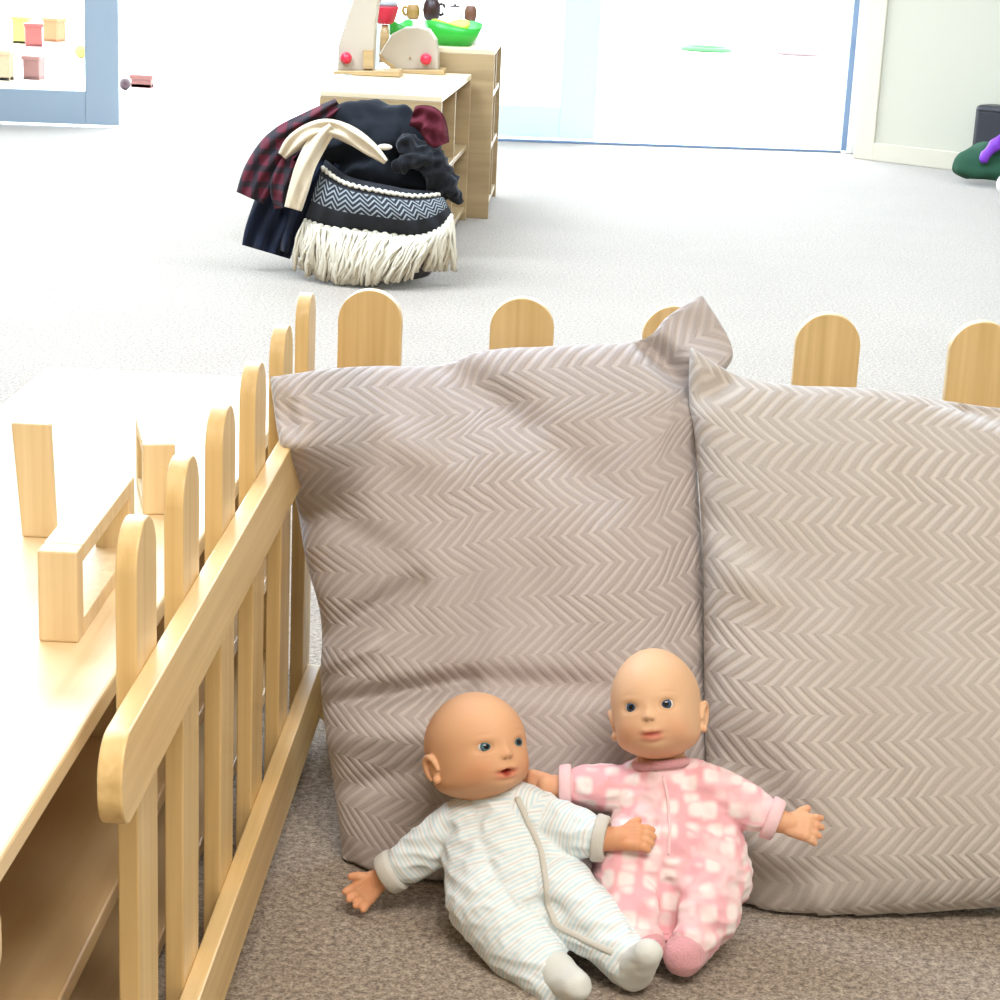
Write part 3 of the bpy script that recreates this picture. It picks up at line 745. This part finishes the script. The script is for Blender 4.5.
# ================================================================= BLANKET BASKET
BY = 5.90
def Bp(px, py, dy=0): return ony(px, py, BY+dy)
def cloth(name, chains, mat, label, voxel=.008, amp=.012, seed=1, group='blankets and throws heaped in the basket', cat='blanket', sm=3, sc=11):
    bm = bmesh.new()
    for c_ in chains:
        q = [(Bp(*p[:3]), p[3]) for p in c_]; q = [(Vector((a.x, a.y, max(a.z, r_*.9))), r_) for a, r_ in q]
        if len(q) == 1: q = q+[(q[0][0]+Vector((.005, 0, 0)), q[0][1])]
        for (a, ra), (b, rb) in zip(q, q[1:]): add_cap(bm, a, ra, b, rb, 20)
    me = fuse(bm, voxel, sm); me.update(); nr = [v.normal.copy() for v in me.vertices]
    for v, n_ in zip(me.vertices, nr):
        f = noise.noise(v.co*sc+Vector((seed, 0, 0))); f2 = noise.noise(v.co*sc*2.7+Vector((0, seed, 2)))
        v.co += n_*(amp*(.8-abs(f)*3)+amp*.4*f2)
    o = mesh_obj(name, me, mat, None, smooth=True)
    if label: tag(o, label, cat, group)
    return o
navy = plain('navy_wool', (.008, .011, .024), .9, .2, .5, 300, sheen=.08)
black = plain('black_wool', (.006, .007, .010), .9, .2, .5, 300, sheen=.08)
beige = plain('beige_wool', (.62, .50, .34), .9, .2, .5, 300, sheen=.2)
def plaid():
    m, N, L, P = newmat('maroon_tartan'); tc = N.new('ShaderNodeTexCoord'); sp = N.new('ShaderNodeSeparateXYZ'); L.new(tc.outputs['Object'], sp.inputs[0])
    outs = []
    for ax in ('X', 'Z'):
        w = N.new('ShaderNodeMath'); w.operation = 'PINGPONG'; w.inputs[1].default_value = .024; L.new(sp.outputs[ax], w.inputs[0])
        g_ = N.new('ShaderNodeMath'); g_.operation = 'GREATER_THAN'; g_.inputs[1].default_value = .015; L.new(w.outputs[0], g_.inputs[0]); outs.append(g_.outputs[0])
    a = N.new('ShaderNodeMath'); a.operation = 'ADD'; L.new(outs[0], a.inputs[0]); L.new(outs[1], a.inputs[1])
    h = N.new('ShaderNodeMath'); h.operation = 'MULTIPLY'; h.inputs[1].default_value = .5; L.new(a.outputs[0], h.inputs[0])
    cr = N.new('ShaderNodeValToRGB'); cr.color_ramp.elements[0].color = (.10, .008, .018, 1); cr.color_ramp.elements[1].color = (.010, .008, .012, 1)
    x = cr.color_ramp.elements.new(.5); x.color = (.025, .010, .014, 1)
    L.new(h.outputs[0], cr.inputs['Fac']); L.new(cr.outputs['Color'], P.inputs['Base Color']); P.inputs['Roughness'].default_value = .9; return m
maroon = plaid()
def throwmat():
    """woven bands by height (v) with white zigzags"""
    m, N, L, P = newmat('zigzag_weave'); uv = N.new('ShaderNodeUVMap'); sp = N.new('ShaderNodeSeparateXYZ'); L.new(uv.outputs['UV'], sp.inputs[0])
    def M(op, a, b=None):
        n = N.new('ShaderNodeMath'); n.operation = op
        for i, q in enumerate((a, b)):
            if q is None: continue
            if isinstance(q, (int, float)): n.inputs[i].default_value = q
            else: L.new(q, n.inputs[i])
        return n.outputs[0]
    zz = M('PINGPONG', sp.outputs['X'], .022)
    s = M('FRACT', M('MULTIPLY', M('ADD', sp.outputs['Y'], M('MULTIPLY', zz, 1.15)), 1/.019))
    line = M('GREATER_THAN', s, .62)
    inb = M('MULTIPLY', M('GREATER_THAN', sp.outputs['Y'], .068), M('LESS_THAN', sp.outputs['Y'], .148))
    fac = M('MULTIPLY', line, inb)
    mx = N.new('ShaderNodeMix'); mx.data_type = 'RGBA'; mx.inputs[6].default_value = (.010, .010, .013, 1); mx.inputs[7].default_value = (.24, .25, .25, 1)
    L.new(fac, mx.inputs[0]); L.new(mx.outputs[2], P.inputs['Base Color']); P.inputs['Roughness'].default_value = .9; return m
ZZ = throwmat()
cordm = plain('ivory_cotton', (.66, .59, .46), .9, .2, .4, 400)

bc = onz(378, 268, 0); bx, by = bc.x, 6.0
bsk = empty('basket', (bx, by, 0), 0, 'dark woven basket almost hidden under a heap of blankets', 'basket')
bm = bmesh.new(); prof = []
for k in range(30):
    z = .24*k/29; r = .165+.03*(z/.24)+.0035*math.sin(k*2.1)
    prof.append((r, z))
prof += [(.185, .235), (.175, .02), (.001, .015)]
add_lathe(bm, prof, 40)
obj('woven_body', bm, plain('dark_wicker', (.03, .022, .018), .7, bump=.8, bscale=90), bsk, world=False, smooth=True)
bm = bmesh.new(); add_tube(bm, [(.197*math.cos(a*2*PI/40), .197*math.sin(a*2*PI/40), .245) for a in range(41)], .011, 8, closed=False)
obj('rim', bm, plain('black_cord', (.02, .02, .02), .7), bsk, world=False, smooth=True)

cloth('blanket', [[(330, 150, .02, .055), (365, 135, .04, .085), (415, 140, .05, .075)], [(350, 125, .04, .065), (400, 122, .06, .06)], [(340, 170, .04, .05), (380, 175, .02, .07), (430, 175, .03, .055)], [(322, 185, .03, .05), (340, 165, .03, .05)]], black,
      'black blanket heaped highest over the basket', amp=.011, seed=2)
def strips(name, lst, mat, label, cat, group='blankets and throws heaped in the basket', ripple=.012, seed=0, thick=.012):
    """folded cloth lengths: centre line with half widths, rippled across, real thickness"""
    bm = bmesh.new(); rnd = random.Random(seed)
    for path, nf in lst:
        n = 34; m_ = 16; K = len(path)-1
        def at(t):
            s_ = t*K; i = min(int(s_), K-1); k = s_-i
            a_, b_ = Vector(path[i]), Vector(path[i+1]); p_, q_ = Vector(path[max(0, i-1)]), Vector(path[min(K, i+2)])
            return .5*((2*a_)+(-p_+b_)*k+(2*p_-5*a_+4*b_-q_)*k*k+(-p_+3*a_-3*b_+q_)*k**3)
        ph = rnd.random()*6; G_ = {}
        for i in range(n+1):
            t = i/n; c0 = at(t); d_ = at(min(1, t+.01))-at(max(0, t-.01)); nn = Vector((-d_.y, d_.x)).normalized()
            for j in range(m_+1):
                w_ = (j/m_*2-1); e_ = max(0, 1-abs(w_)**4)
                px_ = c0.x+nn.x*w_*c0.w; py_ = c0.y+nn.y*w_*c0.w
                dep = ripple*math.sin(w_*nf*PI+ph+1.2*math.sin(t*5))+.35*ripple*math.sin(t*17+w_*4)-.02*(1-w_*w_)
                for sd_, of in ((0, -thick*.5*e_**.5), (1, thick*.5*e_**.5)):
                    p = Bp(px_, py_, c0.z+dep+of)
                    if p.z < .006: p.z = .006+.004*sd_
                    G_[sd_, i, j] = bm.verts.new(p)
        for i in range(n):
            for j in range(m_):
                bm.faces.new((G_[0, i, j], G_[0, i+1, j], G_[0, i+1, j+1], G_[0, i, j+1])); bm.faces.new((G_[1, i, j], G_[1, i, j+1], G_[1, i+1, j+1], G_[1, i+1, j]))
        for i in range(n):
            for j in (0, m_): bm.faces.new((G_[0, i, j], G_[1, i, j], G_[1, i+1, j], G_[0, i+1, j]))
        for j in range(m_):
            for i in (0, n): bm.faces.new((G_[0, i, j], G_[0, i, j+1], G_[1, i, j+1], G_[1, i, j]))
    o = obj(name, bm, mat, None, True); return tag(o, label, cat, group)
strips('blanket', [([(322, 138, .04, 18), (300, 168, .03, 24), (284, 200, .015, 27), (272, 232, .0, 27), (266, 252, -.01, 25)], 3.2), ([(330, 160, .02, 16), (312, 190, .0, 20), (300, 225, -.02, 20), (290, 254, -.04, 12)], 2.2)], navy, 'navy blanket hanging over the left side down to the floor', 'blanket', seed=9, ripple=.018)
strips('blanket', [([(340, 106, .03, 9), (312, 124, .0, 14), (282, 145, -.02, 18), (262, 172, -.03, 18), (250, 198, -.04, 15)], 2.5), ([(292, 160, -.05, 10), (281, 185, -.065, 11), (283, 208, -.07, 8)], 1.5)], maroon, 'maroon tartan blanket edge at the left of the heap', 'blanket', seed=2)
strips('blanket', [([(412, 116, -.03, 10), (430, 122, -.05, 15), (440, 146, -.05, 10)], 1.5)], plain('wine_wool', (.09, .008, .016), .9, .3, .4, 300), 'wine red blanket fold at the top right of the heap', 'blanket', seed=4)
strips('scarf', [([(282, 156, -.06, 5), (294, 143, -.075, 9), (312, 131, -.09, 9), (330, 128, -.095, 9), (352, 136, -.095, 9), (372, 150, -.10, 7), (386, 162, -.10, 3)], 1.5),
    ([(332, 126, -.10, 7), (318, 142, -.105, 10), (306, 165, -.115, 10), (299, 188, -.12, 10), (293, 209, -.12, 9)], 1.6)], beige, 'beige scarf arched over the dark blankets', 'scarf', seed=3, ripple=.008)
cloth('shawl', [[(408, 145, -.05, .030), (432, 160, -.05, .036), (450, 185, -.04, .030), (458, 200, -.03, .012)], [(432, 172, -.05, .035), (440, 198, -.04, .022)], [(400, 165, -.06, .022), (425, 158, -.07, .028)]], plain('charcoal_fuzz', (.008, .008, .010), .95, .2, 1, 160, sheen=.15), 
      'fuzzy charcoal shawl spilling over the right side', voxel=.005, amp=.009, seed=12, sc=26, cat='shawl')
bm = bmesh.new(); 
add_ell(bm, Bp(385, 147, -.085), (.022, .014, .009), sub=2); me_ = obj('wool_pompom', bm, cordm, None, True); tag(me_, 'small tan ball tucked in the folds at the middle of the heap', 'pompom')

# zigzag throw: curved front sheet, cords and fringe
th = empty('fringed_throw', onz(375, 275, 0), 0, 'black and white zigzag throw with long ivory fringe over the front', 'throw', 'blankets and throws heaped in the basket')
def tf(u):   # front curve of the heap in plan; u 0..1 left to right
    a = PI*(.97-.94*u); return math.cos(a), math.sin(a)
topL = [(322, 168), (345, 183), (380, 191), (415, 196), (442, 194)]
botL = [(304, 222), (330, 229), (375, 234), (415, 238), (440, 230), (452, 215)]
def polyat(P, t):
    s = t*(len(P)-1); i = min(int(s), len(P)-2); k = s-i
    a, b = Vector(P[i]), Vector(P[i+1]); p_, n_ = Vector(P[max(0, i-1)]), Vector(P[min(len(P)-1, i+2)])
    return .5*((2*a)+(-p_+b)*k+(2*p_-5*a+4*b-n_)*k*k+(-p_+3*a-3*b+n_)*k**3)
def sheet(u, v, off=0):
    b = polyat(botL, u); t = polyat(topL, u); q = b.lerp(t, v)
    bulge = math.sin(PI*min(1, max(0, .06+.88*u)))
    return ony(q.x, q.y, BY-.03-.12*bulge**.7-.035*math.sin(PI*v)+.02*v-off+.005*math.sin(u*40))
bm = bmesh.new(); uvl = bm.loops.layers.uv.new('UVMap'); NU, NV = 70, 26; G = {}
for s in (0, 1):
    for i in range(NU+1):
        for j in range(-2, NV+5):
            u, v = i/NU, j/NV; G[s, i, j] = bm.verts.new(sheet(u, v)+Vector((0, .018*s, 0)))
for s in (0, 1):
    for i in range(NU):
        for j in range(-2, NV+4):
            ids = [(i, j), (i+1, j), (i+1, j+1), (i, j+1)]
            if s: ids = ids[::-1]
            f = bm.faces.new([G[s, a, b] for a, b in ids])
            for l, (a, b) in zip(f.loops, ids): l[uvl].uv = (a/NU*.50, b/NV*.17)
for i in range(NU):
    for j in (-2, NV+4):
        bm.faces.new([G[0, i, j], G[0, i+1, j], G[1, i+1, j], G[1, i, j]])
for j in range(-2, NV+4):
    for i in (0, NU): bm.faces.new([G[0, i, j], G[0, i, j+1], G[1, i, j+1], G[1, i, j]])
ws = obj('woven_sheet', bm, ZZ, th, smooth=True)
for v0 in (0.02, 1.0):
    bm = bmesh.new(); pts = [sheet(k/160, v0+.02*math.sin(k*.9), .008) for k in range(161)]
    add_tube(bm, pts, .0052, 7, [.75+.45*abs(math.sin(k*.85)) for k in range(161)]); obj('knotted_cord', bm, cordm, ws, smooth=True)
bm = bmesh.new()
random.seed(3)
for k in range(380):
    u = random.random(); u = max(0, min(1, u)); layer = random.random()
    p = sheet(u, 0.0, .004+.03*layer)
    px_end = 297+155*u+random.uniform(-9, 9); py_end = 262+22*math.sin(PI*min(1, u*1.15))**.5+random.uniform(-12, 2)
    if u > .72: py_end = 272-random.uniform(0, 14)
    r_ = ray(px_end, py_end); q = ony(px_end, py_end, BY-.05-.14*math.sin(PI*(.06+.88*u))-.03*layer)
    if q.z < .008: q = onz(px_end, py_end, .008)
    mid = p.lerp(q, .5)+Vector((random.uniform(-.012, .012), -.02, random.uniform(0, .015)))
    pts = [p, p.lerp(mid, .5)+Vector((random.uniform(-.006, .006), -.008, 0)), mid, mid.lerp(q, .5)+Vector((random.uniform(-.008, .008), -.006, 0)), q]
    sm_ = []
    for a, b in zip(pts, pts[1:]):
        for t_ in (0, .5): sm_.append(a.lerp(b, t_))
    sm_.append(pts[-1])
    add_tube(bm, sm_, random.uniform(.0030, .0054), 6, [1, .85, .9, 1.05, .95, 1.1, 1, 1.1, 1.25][:len(sm_)])
fr = obj('fringe', bm, cordm, th, smooth=True); fr['kind'] = 'stuff'

# ================================================================= FAR SHELVES
RS = math.radians(2.5)
sA = empty('toy_shelf', (-.80, 6.22, 0), math.radians(-2.2), 'low open toy shelf behind the blanket basket, with the toy kitchen machines on top', 'shelf unit')
def bx_(r, n_, lo, hi, m=W_far): return box(n_, lo, hi, m, r, .002, world=False)
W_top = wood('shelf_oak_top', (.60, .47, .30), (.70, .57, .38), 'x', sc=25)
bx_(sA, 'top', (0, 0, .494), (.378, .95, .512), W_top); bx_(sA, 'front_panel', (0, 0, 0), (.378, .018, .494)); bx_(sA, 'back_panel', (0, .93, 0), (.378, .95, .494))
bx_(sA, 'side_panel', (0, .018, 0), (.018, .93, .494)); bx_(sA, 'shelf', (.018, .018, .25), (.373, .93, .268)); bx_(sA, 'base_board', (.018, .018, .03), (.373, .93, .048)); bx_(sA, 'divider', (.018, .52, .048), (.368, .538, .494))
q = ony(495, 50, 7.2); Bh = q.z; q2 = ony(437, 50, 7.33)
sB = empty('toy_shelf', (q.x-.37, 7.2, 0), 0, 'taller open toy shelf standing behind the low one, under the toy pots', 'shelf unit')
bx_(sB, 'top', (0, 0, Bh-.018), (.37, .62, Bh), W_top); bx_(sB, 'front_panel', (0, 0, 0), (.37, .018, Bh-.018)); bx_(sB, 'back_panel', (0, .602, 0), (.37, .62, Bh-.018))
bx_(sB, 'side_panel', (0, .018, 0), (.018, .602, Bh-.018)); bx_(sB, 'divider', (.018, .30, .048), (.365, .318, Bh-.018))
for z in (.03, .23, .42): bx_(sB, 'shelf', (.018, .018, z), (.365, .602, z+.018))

# ---- toys on the shelves
cream_p = plain('cream_lacquer', (.46, .385, .29), .4); redp = plain('red_paint', (.62, .02, .05), .35); greyp = plain('grey_metal', (.35, .34, .36), .35)
tan = wood('toy_beech', (.33, .21, .09), (.44, .30, .14), 'x', sc=40)
def side_plate(name, pts, Y, thick, mat, parent, bev=.006):
    """a solid with a front outline (photo points carried to depth Y) and a real thickness going back"""
    P = [ony(x, y, Y) for x, y in pts]; bm = bmesh.new(); c_ = P[0]
    a = [(p.x, max(p.z, TA+.0005)) for p in P]; b = prism(a, thick, bev)
    b.transform(frame_m(Vector((0, Y, 0)), Vector((1, 0, 0)), Vector((0, 0, 1)), Vector((0, -1, 0)))); b.transform(Matrix.Translation((0, thick, 0)))
    return obj(name, b, mat, parent)
TA = .512
k1 = onz(365, 75, TA); Y2 = onz(410, 73, TA).y
mx_ = empty('toy_stand_mixer', (k1.x, k1.y, TA), 0, 'cream toy stand mixer with a red knob and red bowl on the low shelf', 'toy appliance', 'toy kitchen machines')
Y1 = k1.y
side_plate('base', [(333, 77), (333, 71), (400, 71), (400, 77)], Y1-.04, .12, tan, mx_, .002)
side_plate('housing', [(337, 71), (338, 45), (346, 20), (353, 0), (357, -22), (375, -34), (402, -34), (404, -14), (386, -6), (378, 3), (375, 25), (373, 71)], Y1, .08, cream_p, mx_)
bm = bmesh.new(); add_cap(bm, ony(346, 58, Y1-.02), .020, ony(346, 58, Y1+.01), .020); obj('knob', bm, redp, mx_, True)
cb = ony(385, 24, Y2+.16)
bm = bmesh.new(); add_lathe(bm, [(.022, 0), (.034, .01), (.047, .055), (.049, .062), (.044, .062), (.03, .01)], 28, Matrix.Translation(cb)); obj('bowl', bm, redp, mx_, True)
bm = bmesh.new(); add_lathe(bm, [(.043, 0), (.043, .015), (.03, .02)], 28, Matrix.Translation(cb+Vector((0, 0, .062)))); obj('bowl_lid', bm, greyp, mx_, True)
bm = bmesh.new(); add_lathe(bm, [(.017, 0), (.017, cb.z-TA-.022-.03), (.012, cb.z-TA-.022)], 20, Matrix.Translation((cb.x, cb.y, TA+.02))); obj('post', bm, tan, mx_, True)
side_plate('switch_block', [(363, 69), (363, 50), (373, 50), (373, 69)], Y1-.018, .02, tan, mx_, .001)
k2 = onz(410, 73, TA); Y2 = k2.y
to = empty('toy_toaster', (k2.x, k2.y, TA), 0, 'cream rounded toy toaster with a red knob on the low shelf', 'toy appliance', 'toy kitchen machines')
side_plate('base', [(391, 76), (391, 70), (444, 70), (444, 76)], Y2-.03, .12, tan, to, .002)
side_plate('housing', [(393, 70), (382, 62), (379, 55), (384, 46), (392, 34), (404, 28), (418, 27), (429, 30), (436, 40), (438, 55), (438, 70)], Y2, .08, cream_p, to)
side_plate('side_plate', [(393, 69.5), (381, 61), (378.5, 54), (381, 54), (386, 60), (396, 67)], Y2-.006, .09, tan, to, .001)
bm = bmesh.new(); add_cap(bm, ony(426, 59, Y2-.02), .020, ony(426, 59, Y2+.01), .020); obj('knob', bm, redp, to, True)
bm = bmesh.new(); add_cap(bm, ony(410, 58, Y2-.004), .004, ony(410, 58, Y2+.01), .004); obj('screw', bm, tan, to, True)

YB = 7.34
green = plain('bright_green_plastic', (.02, .38, .03), .35); lime = plain('lime_plastic', (.42, .60, .015), .35)
def leafbowl(name, cx, cy, rx, ry, h, mat, label):
    bm = bmesh.new(); c_ = Vector((cx, cy, Bh)); n = 36; R = []
    for k, (s, z) in enumerate(((.55, .0), (.62, .0), (.85, h*.45), (1.0, h), (.95, h), (.8, h*.5), (.5, .012))):
        R.append([bm.verts.new(c_+Vector((rx*s*math.cos(2*PI*j/n)*(1+.04*math.cos(6*PI*j/n)), ry*s*math.sin(2*PI*j/n), z+(.012*math.sin(4*PI*j/n) if z >= h else 0)))) for j in range(n)])
    for a, b in zip(R, R[1:]):
        for j in range(n): bm.faces.new((a[j], a[(j+1) % n], b[(j+1) % n], b[j]))
    bm.faces.new(R[0][::-1]); bm.faces.new(R[-1])
    return tag(obj(name, bm, mat, None, True), label, 'bowl', 'toy dishes on the taller shelf')
leafbowl('toy_bowl', ony(452, 40, YB).x, YB, .105, .07, .075, green, 'bright green toy bowl wide in front on the taller shelf, lime bowl inside')
o = leafbowl('toy_bowl', ony(452, 40, YB).x-.01, YB, .070, .045, .060, lime, 'lime yellow toy bowl nested in the bright green bowl')
o.location.z = .02
leafbowl('toy_bowl', ony(398, 42, 7.34).x+.005, YB, .045, .05, .07, green, 'green toy bowl edge peeping out behind the toaster')
brown = plain('chocolate_plastic', (.035, .010, .009), .35); amber = plain('amber_wood', (.36, .20, .05), .4, var=.3, bscale=30); chinaw = plain('white_china', (.8, .78, .76), .3); rust = plain('rust_brown', (.16, .06, .03), .4)
YC = 7.49
def pot(name, px, w, h, mat, label, cat, lid=None, handle=0, spout=0, Y=YC, lift=0):
    c_ = ony(px, 30, Y); r = empty(name, (c_.x, Y, Bh+lift), 0, label, cat, 'toy pots and jugs on the taller shelf')
    bm = bmesh.new(); R = w/2
    add_lathe(bm, [(R*.6, 0), (R*.85, h*.08), (R, h*.4), (R*.95, h*.65), (R*.75, h*.82), (R*.72, h*.84), (R*.6, h*.84), (R*.6, h*.5)], 28); bo = obj('pot_body', bm, mat, r, True, world=False)
    if lid:
        bm = bmesh.new(); add_lathe(bm, [(R*.72, h*.84), (R*.6, h*.92), (R*.15, h*.95), (R*.18, h), (R*.05, h*1.04)], 24); obj('lid', bm, lid, r, True, world=False)
    if handle:
        bm = bmesh.new(); add_tube(bm, [(handle*R*.9, 0, h*.7), (handle*R*1.35, 0, h*.65), (handle*R*1.45, 0, h*.45), (handle*R*1.2, 0, h*.25), (handle*R*.9, 0, h*.22)], .006, 8); obj('handle', bm, mat, bo, True, world=False)
    if spout:
        bm = bmesh.new(); add_tube(bm, [(spout*R*.8, 0, h*.3), (spout*R*1.2, 0, h*.5), (spout*R*1.4, 0, h*.8)], .009, 8, [1.3, 1, .7]); obj('spout', bm, mat, bo, True, world=False)
    return r
# a toy tray box the pots stand on, behind the bowls
tb = tag(box('toy_crate', (ony(404, 30, YC).x, YC-.05, Bh), (ony(478, 30, YC).x, YC+.05, Bh+.078), chinaw, None, .004), 'white toy crate on the taller shelf carrying the toy pots', 'crate')
pot('toy_jug', 412.5, .052, .062, amber, 'amber wooden toy jug, leftmost of the toy pots', 'toy jug', handle=-1, lift=.078)
pot('toy_pot', 431, .066, .085, brown, 'dark chocolate toy pot with lid, tallest of the toy pots', 'toy pot', lid=brown, handle=1, lift=.078)
pot('toy_teapot', 454, .060, .060, chinaw, 'small white toy teapot between the two brown pots', 'toy teapot', lid=brown, spout=-1, handle=1, lift=.078)
pot('toy_cup', 470, .046, .068, rust, 'rust brown toy cup at the right end of the toy pots', 'toy cup', lift=.078)

# ================================================================= RIGHT CORNER
lx = ony(988, 130, 9.22); tz = ony(988, 106, 9.22).z
q = RW @ Vector((.69+.14, -.115, 0)); sp = empty('storage_box', (q.x, q.y, 0), math.atan2(d0.y, d0.x), 'black upright box cut off by the right photo edge, by the cream wall', 'box')
bm = bmesh.new(); add_box(bm, (-.14, -.08, 0), (.14, .06, tz), .02); obj('housing', bm, plain('black_plastic', (.015, .015, .02), .4), sp, world=False)
bm = bmesh.new(); add_box(bm, (-.115, -.088, .03), (.115, -.079, tz-.03), .003); obj('front_grille', bm, plain('charcoal_mesh', (.03, .03, .038), .7, bump=.6, bscale=150), sp, world=False)
BY_save = BY; BY = 9.02
gr = cloth('cloth_heap', [[(966, 165, 0, .055), (985, 160, 0, .075), (1015, 165, 0, .07)], [(962, 170, -.03, .025), (1000, 172, -.06, .04)]], plain('bottle_green_cloth', (.012, .075, .035), .8), 'dark green cloth heap on the floor at the right photo edge', amp=.012, seed=3, cat='cloth heap', group=None, sc=8)
pu = cloth('purple_cloth', [[(984, 158, -.09, .022), (998, 142, -.08, .028), (1012, 132, -.05, .03)]], plain('purple_satin', (.22, .04, .55), .5), 'purple cloth lying over the dark green heap', voxel=.005, amp=.006, seed=5, cat='cloth', group=None)
BY = BY_save
bm = bmesh.new(); bmesh.ops.create_uvsphere(bm, u_segments=32, v_segments=16, radius=.055); c_ = onz(1008, 184, .055)
o = obj('ball', bm, chinaw, None, True); o.location = (c_.x, c_.y-.03, .055); tag(o, 'white ball on the carpet in front of the dark green heap', 'ball')

# ================================================================= OUTSIDE TOYS
def outcrate(name, px, py, w, h, dp, mat, label, rz=0, cat='toy crate', group='bright toys on the patio beyond the left door'):
    p = onz(px, py, -.012); r = empty(name, (p.x, p.y, -.0115), rz, label, cat, group)
    bm = bmesh.new(); t = .02
    add_box(bm, (-w/2, 0, 0), (w/2, dp, t)); add_box(bm, (-w/2, 0, 0), (w/2, t, h), .004); add_box(bm, (-w/2, dp-t, 0), (w/2, dp, h), .004); add_box(bm, (-w/2, t, 0), (-w/2+t, dp-t, h), .004); add_box(bm, (w/2-t, t, 0), (w/2, dp-t, h), .004)
    obj('shell', bm, mat, r, world=False)
    bm = bmesh.new(); add_box(bm, (-w/2-.008, -.008, h-.02), (w/2+.008, dp+.008, h+.004), .003); 
    obj('rim', bm, mat, r, world=False)
    return r
ored = plain('outdoor_red', (.17, .022, .016), .6); oora = plain('outdoor_orange', (.24, .085, .022), .6); oyel = plain('outdoor_yellow', (.25, .20, .03), .6); opink = plain('outdoor_pink', (.17, .06, .05), .6); opale = plain('outdoor_peach', (.24, .15, .08), .6)
outcrate('toy_crate', 20, 44, .11, .19, .12, oyel, 'yellow toy crate, leftmost of the trio on the patio seen through the left door')
outcrate('toy_crate', 34, 47, .12, .16, .13, ored, 'dark red toy crate between the yellow and orange ones on the patio', .3)
outcrate('toy_crate', 50, 42, .12, .17, .12, oora, 'orange toy crate at the right of the red one on the patio', -.35)
outcrate('toy_crate', 31, 80, .10, .135, .10, opink, 'pink toy crate nearest the glass of the left door', -.1)
outcrate('toy_crate', 2, 81, .09, .17, .10, opale, 'peach toy crate at the left photo edge beyond the glass')
def ball(px, py, r, mat, label):
    p = onz(px, py, -.012); bm = bmesh.new(); bmesh.ops.create_uvsphere(bm, u_segments=20, v_segments=12, radius=r)
    o = obj('toy_ball', bm, mat, None, True); o.location = (p.x, p.y, -.012+r); tag(o, label, 'ball', 'small toys outside the open doorway')
ball(81, 58, .045, oyel, 'small yellow ball behind the glass close to the door stile')
ball(125, 90, .035, plain('plum', (.03, .006, .012), .5), 'small plum coloured ball just right of the left door')
outcrate('toy_block', 141, 88, .12, .07, .08, opink, 'low pink toy block outside, right of the left door', 0, 'toy block', 'small toys outside the open doorway')
bm = bmesh.new(); p = onz(170, 94, 0)
add_tube(bm, [p+Vector((.16*math.cos(a*.12), .9*math.sin(a*.12), 0)) for a in range(-8, 14)], .006, 6)
tag(obj('skipping_rope', bm, plain('grey_rope', (.4, .4, .42), .8), None, True), 'thin grey rope curved on the patio outside', 'rope')
def hoop(px, py, R, mat, label):
    p = onz(px, py, -.012); bm = bmesh.new()
    add_tube(bm, [(R*math.cos(a*2*PI/48), R*math.sin(a*2*PI/48), .02) for a in range(49)], .02, 8, closed=False)
    o = obj('hoop', bm, mat, None, True); o.location = p; tag(o, label, 'hoop', 'hoops lying on the patio')
hoop(706, 51, .21, plain('green_hoop', (.03, .12, .035), .6), 'green hoop lying far out on the white patio')
hoop(797, 55, .17, plain('pink_hoop', (.14, .09, .09), .6), 'pink hoop lying right of the green hoop on the patio')

# ================================================================= LIGHT
W = bpy.data.worlds.new('sky'); bpy.context.scene.world = W; W.use_nodes = True
bg = W.node_tree.nodes['Background']; bg.inputs['Color'].default_value = (.84, .93, 1, 1); bg.inputs['Strength'].default_value = 11
def panel(x, y, w, h, power, col, label):  # unseen fill panel, added on the ceiling to brighten floor and foreground
    r = empty('ceiling_fill', (x, y, 2.7), 0, label, 'added fill light', 'added ceiling fill panels')
    bm = bmesh.new(); add_box(bm, (-w/2-.03, -h/2-.03, -.02), (w/2+.03, h/2+.03, 0), .004); obj('housing', bm, white, r, world=False)
    m = bpy.data.materials.new('fill_diffuser'); m.use_nodes = True; e = m.node_tree.nodes['Principled BSDF']
    e.inputs['Emission Color'].default_value = (*col, 1); e.inputs['Emission Strength'].default_value = 2; e.inputs['Base Color'].default_value = (.8, .8, .8, 1)
    bm = bmesh.new(); add_box(bm, (-w/2, -h/2, -.026), (w/2, h/2, -.0205), .001); obj('diffuser', bm, m, r, world=False)
    l = bpy.data.lights.new('fill_lamp', 'AREA'); l.shape = 'RECTANGLE'; l.size = w; l.size_y = h; l.energy = power; l.color = col
    o = bpy.data.objects.new('fill_lamp', l); C.objects.link(o); o.parent = r; o.location = (0, 0, -.03)
cool = (.66, .81, 1); warm = (1, .94, .87)
for x, y, p, c_, lb in ((-1.6, 5.2, 150, cool, 'unseen cool fill panel added over the left of the play floor'), (.9, 5.2, 120, cool, 'unseen cool fill panel added over the right of the play floor'),
                    (-1.6, 7.8, 60, cool, 'unseen cool fill panel added near the left door'), (.9, 7.8, 30, cool, 'unseen cool fill panel added near the right door'),
                    (-1.8, 3.2, 85, cool, 'unseen cool fill panel added left of the picket fence'), (.5, .2, 88, warm, 'unseen warm fill panel added above the camera')):
    panel(x, y, 1.6, 1.0, p, c_, lb)

vs = bpy.context.scene.view_settings; vs.view_transform = 'Standard'; vs.look = 'None'; vs.gamma = 1; vs.use_curve_mapping = False; vs.exposure = 0
